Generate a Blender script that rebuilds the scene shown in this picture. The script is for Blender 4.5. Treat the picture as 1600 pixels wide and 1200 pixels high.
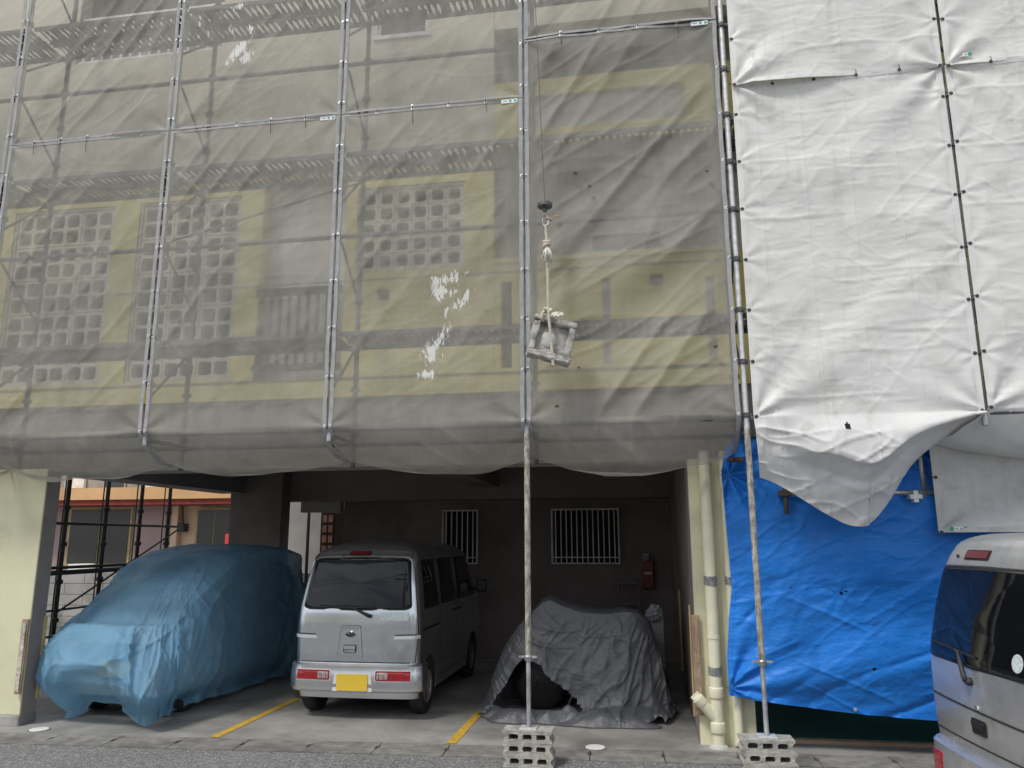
import bpy, bmesh, math, random
import numpy as np
from mathutils import Vector, Matrix

random.seed(7)
R = math.radians
S = bpy.context.scene
for o in list(bpy.data.objects):
    bpy.data.objects.remove(o)
COL = S.collection

# ------------------------------------------------------------------ camera
FPX, CAMZ = 1202.0, 1.735
_p, _y, _r = R(11.45), R(9.19), R(-0.19)
_f = Vector((-math.sin(_y) * math.cos(_p), math.cos(_y) * math.cos(_p), math.sin(_p)))
_rt = Vector((math.cos(_y), math.sin(_y), 0))
_up = _rt.cross(_f)
_rt, _up = _rt * math.cos(_r) + _up * math.sin(_r), _up * math.cos(_r) - _rt * math.sin(_r)
cam = bpy.data.cameras.new('camera')
cam.sensor_width = 36
cam.lens = FPX / 1600 * 36
cam.clip_start, cam.clip_end = 0.05, 3000
camo = bpy.data.objects.new('camera', cam)
camo.matrix_world = Matrix(((_rt.x, _up.x, -_f.x, 0), (_rt.y, _up.y, -_f.y, 0), (_rt.z, _up.z, -_f.z, CAMZ), (0, 0, 0, 1)))
COL.objects.link(camo)
S.camera = camo


def at(u, v, Y):            # survey point of the photograph on the vertical plane Y
    d = _f * FPX + _rt * (u - 800) - _up * (v - 600)
    d *= Y / d.y
    return Vector((d.x, d.y, d.z + CAMZ))


def onz(u, v, Z=0.0):       # survey point on a level plane
    d = _f * FPX + _rt * (u - 800) - _up * (v - 600)
    d *= (Z - CAMZ) / d.z
    return Vector((d.x, d.y, Z))


# ------------------------------------------------------------------ sky, sun, exposure
SUN_EL, SUN_AZ = 56, 215      # overcast: soft sun high behind the camera, a little from the left
W = bpy.data.worlds.new('World')
S.world = W
W.use_nodes = True
wn, wl_ = W.node_tree.nodes, W.node_tree.links
bg = wn['Background']
sky = wn.new('ShaderNodeTexSky')
sky.sky_type = 'NISHITA'
sky.sun_disc = False
sky.sun_elevation = R(SUN_EL)
sky.sun_rotation = R(SUN_AZ)
tc = wn.new('ShaderNodeTexCoord')
mpw = wn.new('ShaderNodeMapping')
mpw.inputs['Scale'].default_value = (1.0, 1.0, 2.6)
cn = wn.new('ShaderNodeTexNoise')
cn.inputs['Scale'].default_value = 2.6
cn.inputs['Detail'].default_value = 7
cn.inputs['Roughness'].default_value = 0.58
cr = wn.new('ShaderNodeValToRGB')
cr.color_ramp.elements[0].position = 0.34
cr.color_ramp.elements[0].color = (3.2, 3.4, 3.8, 1)
cr.color_ramp.elements[1].position = 0.66
cr.color_ramp.elements[1].color = (9.5, 9.6, 9.8, 1)
mxw = wn.new('ShaderNodeMixRGB')
mxw.inputs[0].default_value = 0.8
wl_.new(tc.outputs['Generated'], mpw.inputs[0])
wl_.new(mpw.outputs[0], cn.inputs['Vector'])
wl_.new(cn.outputs['Fac'], cr.inputs[0])
wl_.new(sky.outputs[0], mxw.inputs[1])
wl_.new(cr.outputs[0], mxw.inputs[2])
wl_.new(mxw.outputs[0], bg.inputs[0])
bg.inputs[1].default_value = 0.09
sun = bpy.data.lights.new('sun', 'SUN')
sun.energy = 1.5
sun.angle = R(12)
sun.color = (1, 0.965, 0.91)
suno = bpy.data.objects.new('sun', sun)
_sd = Vector((math.sin(R(SUN_AZ)) * math.cos(R(SUN_EL)), math.cos(R(SUN_AZ)) * math.cos(R(SUN_EL)), math.sin(R(SUN_EL))))
suno.rotation_euler = _sd.to_track_quat('Z', 'Y').to_euler()
suno.location = (0, -5, 20)
COL.objects.link(suno)
S.view_settings.view_transform = 'Standard'
S.view_settings.look = 'None'
S.view_settings.gamma = 1
S.view_settings.use_curve_mapping = False
S.view_settings.exposure = 0.62
S.render.engine = 'CYCLES'
S.cycles.transparent_max_bounces = 16
S.cycles.max_bounces = 5
S.cycles.diffuse_bounces = 3
S.cycles.glossy_bounces = 3
S.cycles.transmission_bounces = 3

# ------------------------------------------------------------------ helpers: noise
def _hash(ix, iy, seed):
    h = (ix.astype(np.int64) * 374761393 + iy.astype(np.int64) * 668265263 + seed * 1442695041) & 0xFFFFFFFF
    h = ((h ^ (h >> 13)) * 1274126177) & 0xFFFFFFFF
    h = h ^ (h >> 16)
    return (h & 0xFFFF) / 65535.0 * 2 - 1


def vn(x, y, seed=0):
    x = np.asarray(x, float); y = np.asarray(y, float)
    ix, iy = np.floor(x), np.floor(y)
    fx, fy = x - ix, y - iy
    fx = fx * fx * fx * (fx * (fx * 6 - 15) + 10)
    fy = fy * fy * fy * (fy * (fy * 6 - 15) + 10)
    a = _hash(ix, iy, seed); b = _hash(ix + 1, iy, seed)
    c = _hash(ix, iy + 1, seed); d = _hash(ix + 1, iy + 1, seed)
    return (a * (1 - fx) + b * fx) * (1 - fy) + (c * (1 - fx) + d * fx) * fy


def fbm(x, y, seed=0, o=3):
    s, a = 0, 1.0
    for i in range(o):
        s = s + a * vn(x * 2 ** i, y * 2 ** i, seed + i * 17)
        a *= 0.5
    return s


def folds(x, y, ang, wave, stretch, seed=0, sharp=0.0):
    """long folds that run along direction ang"""
    c, s = math.cos(ang), math.sin(ang)
    al, ac = x * c + y * s, -x * s + y * c
    n = vn(al / (wave * stretch), ac / wave + 0.6 * vn(al / (wave * stretch * 0.8), ac / (wave * 3), seed + 5), seed)
    if sharp:
        n = (1 - np.abs(n)) ** (1 + sharp) * 1.2 - 0.5
    return n


def sstep(a, b, x):
    t = np.clip((x - a) / (b - a), 0, 1)
    return t * t * (3 - 2 * t)


# ------------------------------------------------------------------ helpers: materials
MATS = {}


def newmat(name):
    m = bpy.data.materials.new(name)
    m.use_nodes = True
    nt = m.node_tree
    return m, nt, nt.nodes['Principled BSDF']


def node(nt, t, **kw):
    n = nt.nodes.new(t)
    for k, v in kw.items():
        if k in n.inputs:
            n.inputs[k].default_value = v
        else:
            setattr(n, k, v)
    return n


def c4(c):
    return (c[0], c[1], c[2], 1)


def noise_fac(nt, scale, detail=4, lo=0.35, hi=0.65, vec=None, rough=0.55, stretch=None):
    t = node(nt, 'ShaderNodeNewGeometry')
    n = node(nt, 'ShaderNodeTexNoise', Scale=scale, Detail=detail, Roughness=rough)
    src = t.outputs['Position']
    if stretch:
        mp = node(nt, 'ShaderNodeMapping')
        mp.inputs['Scale'].default_value = stretch
        nt.links.new(src, mp.inputs[0]); src = mp.outputs[0]
    nt.links.new(src, n.inputs['Vector'])
    mr = node(nt, 'ShaderNodeMapRange')
    mr.inputs[1].default_value = lo; mr.inputs[2].default_value = hi
    nt.links.new(n.outputs['Fac'], mr.inputs[0])
    return mr.outputs[0], n.outputs['Fac']


def mixc(nt, fac, a, b, mode='MIX'):
    m = node(nt, 'ShaderNodeMixRGB', blend_type=mode)
    if isinstance(fac, float): m.inputs[0].default_value = fac
    else: nt.links.new(fac, m.inputs[0])
    for i, c in ((1, a), (2, b)):
        if isinstance(c, tuple): m.inputs[i].default_value = c4(c)
        else: nt.links.new(c, m.inputs[i])
    return m.outputs[0]


def pmat(name, col, rough=0.6, metal=0.0, var=0.18, scale=5.0, bump=0.0, bscale=60.0, dirt=None, dscale=2.0, dlo=0.5, dhi=0.7,
         coat=0.0, spec=0.5, stretch=None, bdist=0.01, dstretch=None):
    m, nt, b = newmat(name)
    f, raw = noise_fac(nt, scale, 6, stretch=stretch)
    lo = tuple(x * (1 - var) for x in col); hi = tuple(min(1, x * (1 + var)) for x in col)
    c = mixc(nt, f, lo, hi)
    if dirt:
        d, _ = noise_fac(nt, dscale, 8, dlo, dhi, rough=0.65, stretch=dstretch)
        c = mixc(nt, d, c, dirt)
    nt.links.new(c, b.inputs['Base Color'])
    b.inputs['Metallic'].default_value = metal
    b.inputs['Specular IOR Level'].default_value = spec
    b.inputs['Coat Weight'].default_value = coat
    mr = node(nt, 'ShaderNodeMapRange')
    mr.inputs[3].default_value = max(0.02, rough - 0.08); mr.inputs[4].default_value = min(1, rough + 0.08)
    nt.links.new(raw, mr.inputs[0]); nt.links.new(mr.outputs[0], b.inputs['Roughness'])
    if bump:
        t = node(nt, 'ShaderNodeNewGeometry')
        n = node(nt, 'ShaderNodeTexNoise', Scale=bscale, Detail=5.0)
        nt.links.new(t.outputs['Position'], n.inputs['Vector'])
        bp = node(nt, 'ShaderNodeBump', Strength=bump, Distance=bdist)
        nt.links.new(n.outputs['Fac'], bp.inputs['Height'])
        nt.links.new(bp.outputs[0], b.inputs['Normal'])
    MATS[name] = m
    return m


def sheetmat(name, col, transp, transl=0.4, rough=0.6, spec=0.2, var=0.1, splats=(), dirt=None, dlo=0.55, dhi=0.75, weave=0.0, crinkle=0.0, cscale=18, streak=None, dscale=3.0):
    """woven or plastic sheeting: part opaque, part translucent, part see-through"""
    m, nt, b = newmat(name)
    out = nt.nodes['Material Output']
    f, raw = noise_fac(nt, 2.2, 6)
    c = mixc(nt, f, tuple(x * (1 - var) for x in col), tuple(min(1, x * (1 + var)) for x in col))
    tr = node(nt, 'ShaderNodeMapRange')
    tr.inputs[3].default_value = max(0, transp - 0.05); tr.inputs[4].default_value = min(1, transp + 0.05)
    f2, raw2 = noise_fac(nt, 9.0, 6, 0.3, 0.7, stretch=(1, 1, 0.35))
    nt.links.new(f2, tr.inputs[0])
    tfac = tr.outputs[0]
    if dirt:
        d, _ = noise_fac(nt, dscale, 9, dlo, dhi, rough=0.68)
        c = mixc(nt, d, c, dirt)
    if streak:
        d, _ = noise_fac(nt, 1.0, 7, 0.58, 0.72, rough=0.6, stretch=(9, 9, 0.8))
        ds = node(nt, 'ShaderNodeMath', operation='MULTIPLY'); nt.links.new(d, ds.inputs[0]); ds.inputs[1].default_value = 0.45
        c = mixc(nt, ds.outputs[0], c, streak)
    t = node(nt, 'ShaderNodeNewGeometry')
    if splats:
        nz = node(nt, 'ShaderNodeTexNoise', Scale=13.0, Detail=9.0, Roughness=0.72, Distortion=0.8)
        mpn = node(nt, 'ShaderNodeMapping'); mpn.inputs['Rotation'].default_value = (0, .7, 0); mpn.inputs['Scale'].default_value = (1.5, 1, .45)
        nt.links.new(t.outputs['Position'], mpn.inputs[0]); nt.links.new(mpn.outputs[0], nz.inputs['Vector'])
        acc = None
        for (x, z, rx, rz, rot, thr) in splats:
            sub = node(nt, 'ShaderNodeVectorMath', operation='SUBTRACT')
            nt.links.new(t.outputs['Position'], sub.inputs[0]); sub.inputs[1].default_value = (x, 6.4, z)
            mp = node(nt, 'ShaderNodeMapping')
            mp.inputs['Rotation'].default_value = (0, rot, 0)
            nt.links.new(sub.outputs[0], mp.inputs[0])
            mp2 = node(nt, 'ShaderNodeVectorMath', operation='MULTIPLY')
            nt.links.new(mp.outputs[0], mp2.inputs[0]); mp2.inputs[1].default_value = (1 / rx, 0, 1 / rz)
            ln = node(nt, 'ShaderNodeVectorMath', operation='LENGTH')
            nt.links.new(mp2.outputs[0], ln.inputs[0])
            ma = node(nt, 'ShaderNodeMath', operation='MULTIPLY_ADD')
            nt.links.new(ln.outputs['Value'], ma.inputs[0]); ma.inputs[1].default_value = -0.30
            nt.links.new(nz.outputs['Fac'], ma.inputs[2])
            mr = node(nt, 'ShaderNodeMapRange')
            mr.inputs[1].default_value = thr + .004; mr.inputs[2].default_value = thr + 0.04
            nt.links.new(ma.outputs[0], mr.inputs[0])
            if acc is None: acc = mr.outputs[0]
            else:
                mm = node(nt, 'ShaderNodeMath', operation='MAXIMUM')
                nt.links.new(acc, mm.inputs[0]); nt.links.new(mr.outputs[0], mm.inputs[1]); acc = mm.outputs[0]
        c = mixc(nt, acc, c, (0.85, 0.85, 0.83))
        mu = node(nt, 'ShaderNodeMath', operation='MULTIPLY_ADD')
        nt.links.new(acc, mu.inputs[0]); mu.inputs[1].default_value = -1.0; mu.inputs[2].default_value = 1.0
        m2 = node(nt, 'ShaderNodeMath', operation='MULTIPLY')
        nt.links.new(mu.outputs[0], m2.inputs[0]); nt.links.new(tfac, m2.inputs[1]); tfac = m2.outputs[0]
    b.inputs['Roughness'].default_value = rough
    b.inputs['Specular IOR Level'].default_value = spec
    nt.links.new(c, b.inputs['Base Color'])
    tl = node(nt, 'ShaderNodeBsdfTranslucent'); nt.links.new(c, tl.inputs[0])
    if weave or crinkle:
        nn = node(nt, 'ShaderNodeTexNoise', Scale=(cscale if crinkle else 220.0), Detail=6.0, Roughness=0.6)
        mp = node(nt, 'ShaderNodeMapping'); mp.inputs['Scale'].default_value = (1, 1, 1.8) if crinkle else (1, 1, 1)
        nt.links.new(t.outputs['Position'], mp.inputs[0]); nt.links.new(mp.outputs[0], nn.inputs['Vector'])
        bp = node(nt, 'ShaderNodeBump', Strength=(crinkle or weave), Distance=0.012 if crinkle else 0.003)
        nt.links.new(nn.outputs['Fac'], bp.inputs['Height'])
        nt.links.new(bp.outputs[0], b.inputs['Normal'])
    mx = node(nt, 'ShaderNodeMixShader'); mx.inputs[0].default_value = transl
    nt.links.new(b.outputs[0], mx.inputs[1]); nt.links.new(tl.outputs[0], mx.inputs[2])
    if transp > 0:
        tp = node(nt, 'ShaderNodeBsdfTransparent')
        my = node(nt, 'ShaderNodeMixShader')
        nt.links.new(tfac, my.inputs[0]); nt.links.new(mx.outputs[0], my.inputs[1]); nt.links.new(tp.outputs[0], my.inputs[2])
        nt.links.new(my.outputs[0], out.inputs[0])
    else:
        nt.links.new(mx.outputs[0], out.inputs[0])
    MATS[name] = m
    return m


def glassmat(name, tint=(0.007, 0.008, 0.010), rough=0.03):
    m, nt, b = newmat(name)
    b.inputs['Base Color'].default_value = c4(tint)
    b.inputs['Roughness'].default_value = rough
    b.inputs['Specular IOR Level'].default_value = 0.45
    b.inputs['Coat Weight'].default_value = 0.0
    b.inputs['Coat Roughness'].default_value = 0.02
    MATS[name] = m
    return m


# ------------------------------------------------------------------ helpers: meshes and objects
def wloc(o):
    v = Vector((0, 0, 0))
    while o is not None:
        v += o.location
        o = o.parent
    return v


def link(name, me, mat=None, parent=None, smooth=False, kind=None):
    if mat is not None and not me.materials:
        me.materials.append(MATS[mat])
    if smooth:
        me.polygons.foreach_set('use_smooth', [True] * len(me.polygons))
    o = bpy.data.objects.new(name, me)
    COL.objects.link(o)
    if parent is not None: o.parent = parent
    if kind: o['kind'] = kind
    return o


def tag(o, label=None, cat=None, group=None, kind=None):
    if label: o['label'] = label
    if cat: o['category'] = cat
    if group: o['group'] = group
    if kind: o['kind'] = kind
    return o


def thing(name, label, cat, loc=(0, 0, 0), group=None, rz=0.0):
    o = bpy.data.objects.new(name, None)
    o.empty_display_size = 0.1
    COL.objects.link(o)
    o.location = loc
    o.rotation_euler = (0, 0, rz)
    return tag(o, label, cat, group)


class MB:
    def __init__(s): s.v, s.f = [], []

    def add(s, vs, fs):
        n = len(s.v)
        s.v += [tuple(p) for p in vs]
        s.f += [tuple(i + n for i in f) for f in fs]
        return s

    def box(s, x0, x1, y0, y1, z0, z1):
        v = [(x0, y0, z0), (x1, y0, z0), (x1, y1, z0), (x0, y1, z0), (x0, y0, z1), (x1, y0, z1), (x1, y1, z1), (x0, y1, z1)]
        return s.add(v, [(0, 3, 2, 1), (4, 5, 6, 7), (0, 1, 5, 4), (1, 2, 6, 5), (2, 3, 7, 6), (3, 0, 4, 7)])

    def obox(s, c, hx, hy, hz, M=None):
        M = M or Matrix.Identity(3)
        v = [Vector(c) + M @ Vector((a * hx, b * hy, d * hz)) for a, b, d in
             ((-1, -1, -1), (1, -1, -1), (1, 1, -1), (-1, 1, -1), (-1, -1, 1), (1, -1, 1), (1, 1, 1), (-1, 1, 1))]
        return s.add(v, [(0, 3, 2, 1), (4, 5, 6, 7), (0, 1, 5, 4), (1, 2, 6, 5), (2, 3, 7, 6), (3, 0, 4, 7)])

    def tube(s, pts, r, n=10, cap=True):
        pts = [Vector(p) for p in pts]
        rs = r if isinstance(r, (list, tuple)) else [r] * len(pts)
        vs = []
        prev = None
        for i, p in enumerate(pts):
            d = (pts[min(i + 1, len(pts) - 1)] - pts[max(i - 1, 0)])
            d = d.normalized() if d.length > 1e-9 else Vector((0, 0, 1))
            a = prev if prev is not None else (Vector((0, 0, 1)) if abs(d.z) < 0.9 else Vector((1, 0, 0)))
            u = (a - d * a.dot(d)).normalized(); w = d.cross(u); prev = u
            for k in range(n):
                t = 2 * math.pi * k / n
                vs.append(p + (u * math.cos(t) + w * math.sin(t)) * rs[i])
        fs = []
        for i in range(len(pts) - 1):
            for k in range(n):
                fs.append((i * n + k, i * n + (k + 1) % n, (i + 1) * n + (k + 1) % n, (i + 1) * n + k))
        if cap:
            fs.append(tuple(reversed(range(n)))); fs.append(tuple((len(pts) - 1) * n + k for k in range(n)))
        return s.add(vs, fs)

    def cyl(s, p0, p1, r, n=12): return s.tube([p0, p1], r, n)

    def lathe(s, c, axis, prof, n=24):
        """prof: list of (radius, along axis)"""
        ax = Vector(axis).normalized()
        a = Vector((0, 0, 1)) if abs(ax.z) < 0.9 else Vector((1, 0, 0))
        u = (a - ax * a.dot(ax)).normalized(); w = ax.cross(u)
        vs = []
        for r, h in prof:
            for k in range(n):
                t = 2 * math.pi * k / n
                vs.append(Vector(c) + ax * h + (u * math.cos(t) + w * math.sin(t)) * r)
        fs = []
        for i in range(len(prof) - 1):
            for k in range(n):
                fs.append((i * n + k, i * n + (k + 1) % n, (i + 1) * n + (k + 1) % n, (i + 1) * n + k))
        if prof[0][0] > 1e-4: fs.append(tuple(reversed(range(n))))
        if prof[-1][0] > 1e-4: fs.append(tuple((len(prof) - 1) * n + k for k in range(n)))
        return s.add(vs, fs)

    def grid(s, P, close_u=False, mask=None):
        nv, nu = P.shape[0], P.shape[1]
        n = len(s.v)
        s.v += [tuple(p) for p in P.reshape(-1, 3).tolist()]
        for j in range(nv - 1):
            for i in range(nu if close_u else nu - 1):
                if mask is not None and not mask[j, i]: continue
                i2 = (i + 1) % nu
                s.f.append((n + j * nu + i, n + j * nu + i2, n + (j + 1) * nu + i2, n + (j + 1) * nu + i))
        return s

    def mesh(s, name='m', off=Vector((0, 0, 0))):
        me = bpy.data.meshes.new(name)
        if off.length > 0: vs = [(a - off.x, b - off.y, c - off.z) for a, b, c in s.v]
        else: vs = s.v
        me.from_pydata(vs, [], s.f)
        me.validate()
        return me

    def build(s, name, mat, parent=None, smooth=False, local=False, kind=None, bevel=0.0):
        off = Vector((0, 0, 0)) if (local or parent is None) else wloc(parent)
        me = s.mesh(name, off)
        if bevel:
            bm = bmesh.new(); bm.from_mesh(me)
            bmesh.ops.bevel(bm, geom=[e for e in bm.edges if len(e.link_faces) == 2 and e.calc_face_angle(0) > 0.6], offset=bevel, segments=2, affect='EDGES', profile=0.5)
            bm.to_mesh(me); bm.free()
        o = link(name, me, mat, parent, smooth, kind)
        return o


def smooth_angle(o, ang=40):
    me = o.data
    me.polygons.foreach_set('use_smooth', [True] * len(me.polygons))
    bm = bmesh.new(); bm.from_mesh(me)
    for e in bm.edges:
        if len(e.link_faces) == 2 and e.calc_face_angle(0) > R(ang): e.smooth = False
    bm.to_mesh(me); bm.free()
    return o


def rrect(w, h, r, n=5, cx=0, cy=0):
    pts = []
    for (sx, sy, a0) in ((1, 1, 0), (-1, 1, 90), (-1, -1, 180), (1, -1, 270)):
        for k in range(n + 1):
            a = R(a0 + 90 * k / n)
            pts.append((cx + sx * (w / 2 - r) + r * math.cos(a), cy + sy * (h / 2 - r) + r * math.sin(a)))
    return pts


# ------------------------------------------------------------------ materials
def asphaltmat():
    m, nt, b = newmat('asphalt')
    t = node(nt, 'ShaderNodeNewGeometry')
    v = node(nt, 'ShaderNodeTexVoronoi', Scale=95.0)
    nt.links.new(t.outputs['Position'], v.inputs['Vector'])
    f, raw = noise_fac(nt, 1.3, 6)
    f2, raw2 = noise_fac(nt, 60, 4, 0.3, 0.7)
    c = mixc(nt, f, (0.115, 0.114, 0.113), (0.16, 0.158, 0.155))
    c = mixc(nt, f2, c, (0.24, 0.24, 0.24))
    sp = node(nt, 'ShaderNodeSeparateColor'); nt.links.new(v.outputs['Color'], sp.inputs[0])
    mr = node(nt, 'ShaderNodeMapRange'); mr.inputs[1].default_value = 0.75; mr.inputs[2].default_value = 0.95
    nt.links.new(sp.outputs[0], mr.inputs[0])
    c = mixc(nt, mr.outputs[0], c, (0.42, 0.42, 0.41))
    mr2 = node(nt, 'ShaderNodeMapRange'); mr2.inputs[1].default_value = 0.25; mr2.inputs[2].default_value = 0.02
    nt.links.new(sp.outputs[1], mr2.inputs[0])
    c = mixc(nt, mr2.outputs[0], c, (0.05, 0.05, 0.05))
    nt.links.new(c, b.inputs['Base Color'])
    b.inputs['Roughness'].default_value = 0.85
    bp = node(nt, 'ShaderNodeBump', Strength=0.8, Distance=0.006)
    nt.links.new(v.outputs['Distance'], bp.inputs['Height']); nt.links.new(bp.outputs[0], b.inputs['Normal'])
    MATS['asphalt'] = m


asphaltmat()
pmat('ground_mat', (0.16, 0.155, 0.14), 0.9, scale=0.6, bump=0.4, bscale=14)
pmat('slab', (0.30, 0.295, 0.275), 0.75, var=0.2, scale=1.6, bump=0.25, bscale=90, dirt=(0.135, 0.13, 0.115), dscale=1.3, dlo=0.44, dhi=0.74)
pmat('slab_dark_green', (0.03, 0.13, 0.10), 0.55, scale=1.5)
pmat('precast', (0.24, 0.232, 0.215), 0.85, var=0.25, scale=9, bump=0.5, bscale=120, dirt=(0.10, 0.097, 0.088), dscale=2.2, dlo=0.45, dhi=0.75)
pmat('joint_dark', (0.03, 0.03, 0.03), 0.9)
pmat('yellow_line', (0.58, 0.36, 0.04), 0.7, var=0.15, scale=20, dirt=(0.33, 0.27, 0.13), dscale=14, dlo=0.56, dhi=0.68)
pmat('wall_yellow', (0.68, 0.61, 0.22), 0.8, var=0.07, scale=2.5, bump=0.25, bscale=80)
pmat('wall_beige', (0.66, 0.62, 0.50), 0.85, var=0.08, scale=2, bump=0.2, bscale=80)
pmat('wall_cream', (0.74, 0.71, 0.49), 0.75, var=0.05, scale=3, bump=0.35, bscale=110, dirt=(0.52, 0.49, 0.33), dscale=1.3, dlo=0.58, dhi=0.8)
pmat('wall_grey', (0.45, 0.43, 0.41), 0.85, var=0.1, scale=3)
pmat('wall_pale', (0.70, 0.68, 0.64), 0.85, var=0.06, scale=3)
pmat('wall_band', (0.30, 0.275, 0.24), 0.85, var=0.12, scale=4, bump=0.2)
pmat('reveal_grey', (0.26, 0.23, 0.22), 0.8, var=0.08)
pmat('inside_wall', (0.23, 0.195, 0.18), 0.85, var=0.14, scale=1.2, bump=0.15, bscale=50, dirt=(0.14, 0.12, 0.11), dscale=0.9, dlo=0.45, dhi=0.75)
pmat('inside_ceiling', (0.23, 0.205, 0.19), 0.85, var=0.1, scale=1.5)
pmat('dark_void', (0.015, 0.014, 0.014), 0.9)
pmat('screen_block', (0.62, 0.58, 0.48), 0.85, var=0.1, scale=6, bump=0.3, bscale=90)
pmat('screen_back', (0.20, 0.19, 0.185), 0.9, var=0.2, scale=2)
pmat('rail_dark', (0.035, 0.032, 0.035), 0.5)
pmat('white_rail', (0.75, 0.75, 0.74), 0.5)
pmat('sash', (0.45, 0.45, 0.45), 0.4, metal=0.6)
pmat('ladder_metal', (0.16, 0.16, 0.155), 0.5, metal=0.3)
pmat('steel', (0.44, 0.45, 0.46), 0.42, metal=0.75, var=0.25, scale=14, dirt=(0.30, 0.28, 0.25), dscale=12, dlo=0.58, dhi=0.72)
pmat('steel_net', (0.13, 0.13, 0.135), 0.6, metal=0.3, var=0.2, scale=14)
pmat('steel_bright', (0.70, 0.72, 0.74), 0.40, metal=0.3, var=0.15, scale=20, dirt=(0.42, 0.38, 0.33), dscale=16, dlo=0.6, dhi=0.75)
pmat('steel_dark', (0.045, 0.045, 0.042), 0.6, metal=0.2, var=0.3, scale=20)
pmat('pole_old', (0.44, 0.42, 0.37), 0.7, metal=0.15, var=0.3, scale=22, dirt=(0.13, 0.115, 0.085), dscale=40, dlo=0.46, dhi=0.66, dstretch=(1, 1, 0.25), bump=0.3, bscale=80)
pmat('deck_metal', (0.12, 0.12, 0.12), 0.6, metal=0.3, var=0.25, scale=30)
pmat('rust', (0.10, 0.08, 0.065), 0.8, var=0.4, scale=30)
pmat('eyelet', (0.62, 0.62, 0.60), 0.4, metal=0.4)
pmat('eyelet_dark', (0.06, 0.06, 0.06), 0.6)
pmat('cord_dark', (0.08, 0.08, 0.08), 0.8)
pmat('hem_grey', (0.37, 0.37, 0.368), 0.85, var=0.12, scale=12, bump=0.2, bscale=200)
pmat('tag_white', (0.8, 0.82, 0.82), 0.5, var=0.05)
pmat('tag_green', (0.05, 0.35, 0.27), 0.5)
pmat('tag_ink', (0.3, 0.33, 0.35), 0.6)
pmat('pvc', (0.78, 0.75, 0.56), 0.38, var=0.05, scale=4, dirt=(0.62, 0.58, 0.42), dscale=3, dlo=0.55, dhi=0.75)
pmat('tape', (0.30, 0.30, 0.29), 0.55, metal=0.3, var=0.3, scale=40, bump=0.6, bscale=60)
pmat('block_conc', (0.43, 0.42, 0.38), 0.9, var=0.22, scale=14, bump=0.7, bscale=130, dirt=(0.20, 0.19, 0.16), dscale=6, dlo=0.5, dhi=0.7)
pmat('slab_piece', (0.42, 0.405, 0.37), 0.9, var=0.25, scale=16, bump=0.8, bscale=80, dirt=(0.17, 0.16, 0.15), dscale=9, dlo=0.48, dhi=0.62)
pmat('slab_spot', (0.5, 0.52, 0.49), 0.85, var=0.1, scale=18, bump=0.4)
pmat('rope', (0.66, 0.60, 0.49), 0.9, var=0.2, scale=60, bump=0.6, bscale=200)
pmat('rope_frayed', (0.74, 0.71, 0.64), 0.9, var=0.15, scale=60)
pmat('hook_metal', (0.13, 0.13, 0.125), 0.5, metal=0.5, var=0.3, scale=30)
pmat('silver_paint', (0.66, 0.69, 0.73), 0.24, metal=0.92, var=0.03, scale=2, coat=0.5, dirt=(0.42, 0.43, 0.45), dscale=2.5, dlo=0.55, dhi=0.8)
pmat('grey_paint', (0.56, 0.565, 0.575), 0.28, metal=0.6, var=0.03, scale=2, coat=0.5, dirt=(0.33, 0.335, 0.34), dscale=2.5, dlo=0.5, dhi=0.8)
pmat('black_plastic', (0.018, 0.018, 0.018), 0.5)
pmat('seam_dark', (0.03, 0.032, 0.034), 0.6)
pmat('rubber', (0.025, 0.025, 0.025), 0.8, bump=0.2, bscale=120)
pmat('rim_steel', (0.33, 0.32, 0.30), 0.5, metal=0.6, var=0.25, scale=20, dirt=(0.2, 0.14, 0.1), dscale=14, dlo=0.55, dhi=0.7)
pmat('red_lens', (0.36, 0.01, 0.015), 0.15, var=0.2, scale=40, coat=0.6)
pmat('red_dark', (0.14, 0.008, 0.015), 0.2, var=0.2, scale=60, coat=0.5)
pmat('clear_lens', (0.40, 0.33, 0.32), 0.15, var=0.35, scale=60, coat=0.6)
pmat('plate_yellow', (0.83, 0.58, 0.055), 0.45, var=0.02)
pmat('chrome', (0.8, 0.8, 0.8), 0.12, metal=1.0, var=0.03)
pmat('emblem_blue', (0.01, 0.012, 0.05), 0.2, coat=0.5)
pmat('white_paint', (0.78, 0.79, 0.8), 0.4, var=0.03)
pmat('sticker', (0.62, 0.70, 0.70), 0.4, var=0.2, scale=60)
pmat('car_dark', (0.05, 0.055, 0.06), 0.3, coat=0.4)
pmat('car_pale', (0.5, 0.5, 0.5), 0.35, coat=0.4)
pmat('wood_board', (0.46, 0.33, 0.17), 0.7, var=0.2, scale=8, stretch=(6, 6, 0.6), bump=0.2)
pmat('wood_pale', (0.50, 0.42, 0.20), 0.7, var=0.15, scale=8)
pmat('cardboard', (0.42, 0.29, 0.18), 0.8, var=0.15, scale=6)
pmat('lid_white', (0.80, 0.80, 0.78), 0.6, var=0.04, dirt=(0.6, 0.59, 0.56), dscale=8)
pmat('orange_wall', (0.74, 0.45, 0.22), 0.85, var=0.1, scale=0.8, dirt=(0.42, 0.24, 0.12), dscale=1.2, dlo=0.55, dhi=0.8)
pmat('pink_wall', (0.46, 0.35, 0.34), 0.85, var=0.1, scale=0.8)
pmat('peach_wall', (0.76, 0.58, 0.42), 0.85, var=0.06, scale=0.8)
pmat('red_trim', (0.28, 0.05, 0.035), 0.8)
pmat('red_sign', (0.75, 0.07, 0.07), 0.5, var=0.03)
pmat('old_conc', (0.36, 0.35, 0.335), 0.9, var=0.25, scale=1.5, bump=0.3, dirt=(0.12, 0.115, 0.11), dscale=1.8, dlo=0.45, dhi=0.7)
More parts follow.
